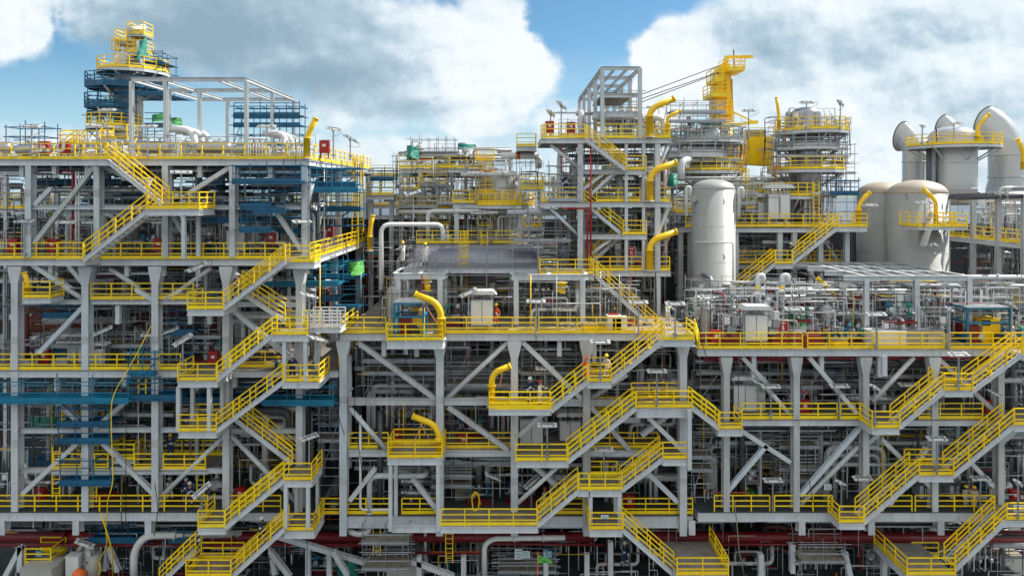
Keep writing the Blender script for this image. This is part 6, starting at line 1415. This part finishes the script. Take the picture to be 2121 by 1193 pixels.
cage(816, 876, 700, 2.3, -1.2, 1.8, 'blue framed equipment cage with yellow machine under the big davit')
cage(2003, 2092, 716, 2.6, .8, 2.2, 'blue framed equipment cage with yellow tank at the right edge')
o = MB().box(W(1570, 716, 2.2), (8.5, 2.4, 1.7)).build('skid_tank', 'dark_red'); tag(solo(o), 'dark red steel skid behind the white hooded cabinet', 'skid')
o = MB().box(W(1640, 712, 1.6), (3.6, 2.0, 1.5)).build('skid_tank', 'dark_red'); tag(solo(o), 'dark red box skid under the green tarpaulin', 'skid')
for i, (x, y, d, m, s) in enumerate(((1282, 690, .8, 'white', (1.0, .8, 1.1)), (1271, 690, .8, 'white', (.9, .8, 1.2)), (1830, 716, 1.2, 'white', (2.4, 1.4, 1.1)), (1895, 716, 1.4, 'galv', (3, 1.4, 1.2)), (1935, 718, 1.2, 'concrete', (1.6, 1.2, .9)), (1551, 1058, 3, 'green', (.6, .6, 1.5)), (1975, 1052, 4, 'green', (.7, .7, 1.8)),
                                      (1465, 985, 3, 'orange', (.7, .5, .4)), (842, 1190, 3.5, 'concrete', (2.6, 2, 1.6)), (154, 1190, 1, 'white', (.9, .6, 1.4)), (960, 1062, 3, 'plank', (1.2, .9, 2.2)), (1440, 1190, 4, 'concrete', (2.2, 1.6, 1.2)), (90, 1196, .8, 'concrete', (2.2, 1.6, 1.0)), (1910, 1180, 3, 'concrete', (1.8, 1.4, 1)))):
    p = W(x, y, d); o = MB().box(p+V(0, 0, s[2]/2), s).box(p+V(0, 0, s[2]+.03), (s[0]+.08, s[1]+.08, .06)).build('equipment_box', m); solo(o); auto(o, f'{MN.get(m, {"orange": "orange", "green": "green", "concrete": "sandy", "plank": "tan wooden"}.get(m, m))} equipment box', 'box', 'deck boxes')
# ship deck piece: yellow hose pump, hose lines
HP = thing('pump_unit', 'pump unit with orange red cover and yellow hoses, bottom left', 'pump', W(185, 1196, 1.0))
b_ = base(HP); MB().lathe([(.1, 0), (.36, .1), (.42, .3), (.42, .6), (.2, .8)], b_+V(-.2, -.3, .3), (-.4, -.7, .5), 18).build('cover', 'orange', HP); MB().cyl(b_+V(.1, .2, 0), b_+V(.1, .2, 1.6), .5, 14).build('body', 'concrete', HP)
MB().tube([b_+V(.1, .2, 1.5), b_+V(.1, .2, 2.2), b_+V(-.6, .2, 2.3), b_+V(-.9, .2, 1.8)], .14, 8).build('gooseneck', 'concrete', HP); MB().tube([b_+V(.5+.2*math.cos(k), .1, .6+.5*math.sin(k)) for k in [i*.6 for i in range(24)]], .05, 5).build('coiled_hose', 'yellow', HP)
def hose(pts, r, m, label):
    o = MB().tube([W(*p) for p in pts], r, 6, .6, seg=3).build('hose', m); return tag(solo(o), label, 'hose')
hose([(312, 675, -.4), (290, 720, -1.2), (262, 770, -1.4), (240, 805, -1.4), (230, 832, -1.4), (230, 895, -1.4), (234, 1000, -1.4), (221, 1040, -1.2), (222, 1065, -.6), (218, 1090, -.4), (222, 1130, .2), (205, 1160, .8), (188, 1168, 1)], .032, 'yellow', 'long yellow hose hanging down the left module front')
hose([(208, 1062, -.6), (222, 1105, -.4), (232, 1140, 0), (233, 1196, 1)], .05, 'yellow_deep', 'orange yellow hose hanging beside the long one at the bottom left')
hose([(1520, 1035, -.3), (1526, 1085, -.4), (1530, 1140, -.2), (1542, 1196, 0)], .035, 'plank', 'thin tan hose hanging at the right of the lowest platform')
for i, (x, a, b) in enumerate(((250, 985, 1190), (262, 780, 1100), (320, 1000, 1110), (742, 700, 1000), (656, 650, 1120), (700, 780, 900), (1455, 620, 760), (1530, 740, 930), (835, 620, 760), (1675, 880, 1060), (640, 870, 1190), (1765, 742, 850), (612, 290, 420))):
    hose([(x, a, -.6), (x+rnd.uniform(-10, 10), (a+b)/2, -.5), (x+rnd.uniform(-14, 14), b, -.4)], .025, 'black', ['thin black cable drooping at ', 'black line hanging at '][i % 2]+f'the {["lower left bay", "left column pair", "lower left column", "centre left column", "stair tower edge", "gap beside the gangway", "right deck corner", "walkway column", "big davit", "silver scaffold", "lowest left stair", "right beam", "left top canopy"][i]}')
hose([(975, 1030, .2), (985, 1015, .2), (993, 1030, .2), (990, 1055, .2), (980, 1058, .2), (976, 1030, .3), (988, 1020, .4), (995, 1045, .4)], .05, 'yellow_deep', 'coiled orange yellow hose over the bottom walkway rail')
# flag with lettering and posted notices on the scaffold
def notice(px, py, d, w, h, m, label, lines=3, bg='white'):
    p = W(px, py, d); t = thing('notice_board', label, 'sign', p); block('panel', t, p, (w, .03, h), m); g_ = MB()
    for k in range(lines): g_.box(p+V(0, -.022, h*(.28-.28*k)), (w*.7, .01, h*.10))
    g_.build('lettering', 'sign_blue' if m == 'white' else 'white', t); return t
for a in ((1073, 1147, 1.2, .5, .7, 'white', 'white notice at left on the scaffold under the walkway'), (1088, 1148, 1.2, .6, .5, 'white', 'white notice beside the green flag'), (1137, 1147, 1.2, .42, .5, 'sign_blue', 'teal notice right of the green flag'), (80, 1146, 1.4, .5, .45, 'sign_blue', 'teal notice on the yellow steps at the bottom left'),
          (1252, 1070, -2.6, .5, .25, 'white', 'pale plate on the box landing rail'), (2110, 1052, -1.8, .7, .4, 'white', 'pale plate on the rail at the lower right edge'), (1714, 1008, .2, .5, .4, 'white', 'white notice beside the silver scaffold'), (1602, 713-40, 1.2, .5, .35, 'white', 'white notice left of the fire sign on the right deck')): notice(*a)
FG = thing('flag', 'lime green pennant with dark lettering on a pole, bottom centre', 'flag', W(1113, 1196, -.5))
stick('pole', FG, W(1113, 1200, -.5), W(1113, 1142, -.5), .035, 'orange'); fa = W(1113, 1144, -.52)
vs = []
for i in range(11):
    u = i/10; top = V(fa.x+u*1.0, fa.y-.06*math.sin(u*6), fa.z-.08-u*.52); bot = V(fa.x+u*1.0, fa.y-.06*math.sin(u*6+.4), fa.z-.70+.03*math.sin(u*5)-u*.05); vs += [top, bot]
MB().poly(vs+[v+V(0, .012, 0) for v in vs], [(2*i, 2*i+1, 2*i+3, 2*i+2) for i in range(10)]+[(22+2*i, 22+2*i+2, 22+2*i+3, 22+2*i+1) for i in range(10)], True).build('cloth', 'lime', FG)
def text(parent, s, loc, size, m):
    c = bpy.data.curves.new('lettering', 'FONT'); c.body = s; c.size = size; c.extrude = .004; o = bpy.data.objects.new('tmp', c); COL.objects.link(o)
    dg = bpy.context.evaluated_depsgraph_get(); me = bpy.data.meshes.new_from_object(o.evaluated_get(dg)); bpy.data.objects.remove(o); me.materials.clear(); me.materials.append(MATS[m])
    o = bpy.data.objects.new('lettering', me); COL.objects.link(o); o.parent = parent; o.location = V(*loc)-base(parent); o.rotation_euler = (rad(90), rad(12), 0); return o
text(FG, 'A', fa+V(.10, -.10, -.36), .2, 'black'); text(FG, 'WAY', fa+V(.30, -.10, -.60), .18, 'black')
# right rack big cable: two dark struts over the ship deck
for (p, q, m) in (((560, 1105, 1), (760, 1165, 2), 'steel'), ((690, 1140, 1), (720, 1190, 1.2), 'steel'), ((850, 1160, 1), (940, 1193, 1), 'steel'), ((560, 1140, 2), (600, 1193, 1), 'steel'), ((560, 1130, 3), (570, 1190, 2), 'white'), ((638, 1133, 2), (638, 1196, 2), 'steel'), ((682, 1140, 2), (682, 1196, 2), 'steel'), ((868, 1150, 1), (868, 1196, 1), 'steel'),
                  ((960, 1150, 1), (960, 1196, 1), 'steel'), ((1130, 1140, 1.5), (1130, 1196, 1.5), 'steel'), ((1215, 1145, 1.5), (1215, 1196, 1.5), 'steel'), ((1264, 1120, 1.5), (1264, 1190, 1.5), 'steel'), ((1575, 1145, 1), (1575, 1196, 1), 'steel'), ((1640, 1125, 1), (1640, 1185, 1), 'steel'), ((1748, 1140, 0), (1760, 1193, 0), 'steel'), ((1830, 1150, 1), (1830, 1196, 1), 'steel'),
                  ((45, 1130, 1), (10, 1196, 1), 'steel'), ((43, 1130, 1), (43, 1182, 1), 'steel'), ((185, 1130, 1), (185, 1180, 1), 'steel'), ((215, 1130, 2), (208, 1180, 2), 'steel'), ((224, 1130, 2), (245, 1182, 2), 'steel'), ((218, 1130, 2), (218, 1180, 2), 'steel')):
    o = MB().ibeam(W(*p), W(*q), .34, .34, (0, 1, 0)).build('deck_strut', 'steel' if m == 'white' else m); solo(o); auto(o, 'grey steel strut', 'strut', 'struts on the ship deck')
pf = platform(52, 105, 1168, 1, 2.6, 'small yellow step platform on the ship deck, bottom left', rails='FBR', legs=(55, 95), legy=1186, bh=.15)
# ================================================================ LAMPS
for a in ((65, 262, 325), (222, 228, 290, 6), (200, 260, 325, 2, .6), (305, 262, 328), (375, 357, 430, -2.3, .5), (137, 460, 530, -1.4), (45, 440, 535, 1), (50, 458, 535), (190, 460, 535, .5), (335, 460, 540, 1), (408, 553, 600, -2.2, .7, -.4), (640, 612, 690, -2.2, .9, .3), (660, 702, 790, -2.2, .9, .3), (640, 905, 990, -2.4, .9),
          (417, 1015, 1060, -2.4, .6, -.6), (212, 685, 765, .6, .4, -.4), (312, 693, 765, .8), (350, 685, 765, .8, .3, -.3), (378, 704, 762, -2.0, .7, -.5), (552, 262, 330, 1), (690, 268, 330, 1.5, 1.2), (725, 288, 332, 4, .8, .4), (1110, 624, 705, -.4), (1322, 626, 700, -.4), (1398, 629, 702, -2.1), (1243, 708, 790, -2.1), (1128, 762, 835, .6), (1133, 880, 953, -2.1), (1360, 768, 842, -1.8),
          (1250, 930, 1010, -1), (1100, 998, 1065, .6, .5, -.5), (1815, 651, 724), (1738, 799, 868), (1880, 796, 868, .8), (1985, 734, 808, -1.9), (1812, 803, 884, -1.7, .8, .4), (1596, 800, 868), (1940, 908, 984, -1.9), (1786, 990, 1060), (2030, 990, 1060), (1600, 994, 1060), (1742, 1000, 1060, -.2, .8, .4), (2108, 1000, 1076, -2.3, .8, .5), (970, 606, 688, .6, .3, -.4), (990, 441, 505, 12.8), (845, 386, 432, 15.8), (1015, 440, 505, 12.8),
          (1082, 440, 505, 12.8), (765, 358, 404, 15.8), (985, 358, 420, 13.8), (1670, 213, 272, 13.5), (1740, 214, 272, 14, .9, .3), (1975, 256, 303, DW-5.5), (1910, 262, 303, DW-5.5, .9), (1905+10, 420, 470, 7.4), (1800, 425, 470, 10.8), (1020, 986, 1065, 1, .5, .5), (1570, 792, 868, .4, .6, .4), (1462, 616, 722, .2, .5), (1965, 640, 724, -.2, 1.2), (2095, 632, 710, .5, .6, .4), (625, 459, 540, -1.1, .7), (690, 450, 510, 6), (855, 400, 500, 8, .4, -.3), (1660, 1100+60, 1196, 1, .4),
          (175, 1125, 1175, .5, .3, .5), (2060, 815, 868, -.1, .5, .4), (1210, 440, 560, 8), (1645, 640, 722, .3), (1175, 640, 690, 2), (560, 1120, 1150, 3), (1290, 226, 286, 8, .5), (1162, 218, 286, 8, 1.0, .4), (1140, 235, 286, 8, 1.2, .3), (1550, 230, 290, 18)): lamp(*a)
# ================================================================ PEOPLE
for a in ((490, 621, -1.9, 'walk', 'navy', 'white', 'person in navy with white helmet on the stair below the second deck', 1.4), (66, 762, .8, 'stand', 'navy', 'blue', 'person in navy with blue helmet at the far left third deck', 2.6),
          (605, 790, -1.6, 'reach', 'navy', 'white', 'person in navy and white standing on the stair tower landing', .4), (575, 790, .9, 'stand', 'blue', 'yellow', 'person in blue with yellow helmet behind the stair tower landing', 1.2), (433, 535, 1.2, 'reach', 'navy', 'white', 'person in navy leaning over the second deck railing', 0),
          (880, 551, 5.2, 'stand', 'coverall_white', 'yellow', 'person in white coverall standing upright on the grey scaffold platform', .3), (834, 548, 5.4, 'lean', 'coverall_white', 'yellow', 'person in white reaching out at the end of the scaffold platform', -.8), (1028, 680, 1.5, 'walk', 'coverall_orange', 'yellow', 'person in orange with yellow helmet beside the hooded cabinet', -1.2),
          (1097, 835, -.6, 'stand', 'navy', 'white', 'person in navy with white helmet on the davit platform', .6), (1118, 842, -1.2, 'reach', 'coverall_beige', 'red', 'person in beige with red helmet on the davit platform', 1.2), (1213, 793, -1.4, 'walk', 'coverall_orange', 'orange', 'person in orange coverall climbing to the mid landing', 1.5), (1256, 788, -1.3, 'walk', 'coverall_beige', 'yellow', 'person in beige with yellow helmet stepping off the main staircase', -1.3),
          (1383, 676, .8, 'lean', 'coverall_beige', 'plank', 'person in beige and pink bending at the main staircase head', .6), (1464, 668, 3.5, 'reach', 'navy', 'white', 'person in navy with white helmet on the right open deck', 1.2), (1638, 546, 11.2, 'reach', 'navy', 'white', 'person in navy at the rear right staircase', -.5), (352, 950, 1.2, 'reach', 'navy', 'yellow', 'person in navy with yellow helmet on the lower left catwalk', .5),
          (350, 1040, 1.4, 'walk', 'coverall_white', 'white', 'person in pale coverall walking on the left bottom deck', 1.2), (385, 1042, 1.0, 'stand', 'navy', 'white', 'person in navy standing left of the pair on the left bottom deck', .4), (392, 1050, .6, 'walk', 'navy', 'white', 'person in navy at the right of the pair on the left bottom deck', .8), (414, 1168, .4, 'lean', 'navy', 'white', 'person in navy bending forward at the lowest left staircase', -.6),
          (541, 1125, -2.0, 'walk', 'navy', 'white', 'person in navy climbing the lowest left staircase', 1.5), (1293, 1172, 2.2, 'walk', 'navy', 'white', 'person in navy crossing the dark ship deck at bottom centre', 1.2), (1127, 1060, 1.2, 'walk', 'coverall_beige', 'red', 'person in beige climbing behind the lowest central staircase', 1.2), (2000, 1056, 1.2, 'stand', 'coverall_beige', 'yellow', 'leftmost person of three in beige behind the lower right rail', .3),
          (2017, 1058, .9, 'stand', 'coverall_beige', 'yellow', 'middle person of three in beige behind the lower right rail', -.4), (2052, 1054, 1.3, 'reach', 'coverall_beige', 'yellow', 'rightmost person of three in beige behind the lower right rail', .8), (1545, 1058, 3, 'stand', 'navy', 'yellow', 'person in dark clothes beside the green cabinet on the right bottom deck', 0), (1560, 860, 3, 'stand', 'blue', 'white', 'person in blue behind the right walkway cabinets', 0),
          (1172, 405, 8.2, 'stand', 'navy', 'red', 'person in navy with red helmet on the left wing of the tower', 0)): person(*a)
# finish
finish_labels()
for o in bpy.data.objects:
    if 'proto' in o.keys(): del o['proto']
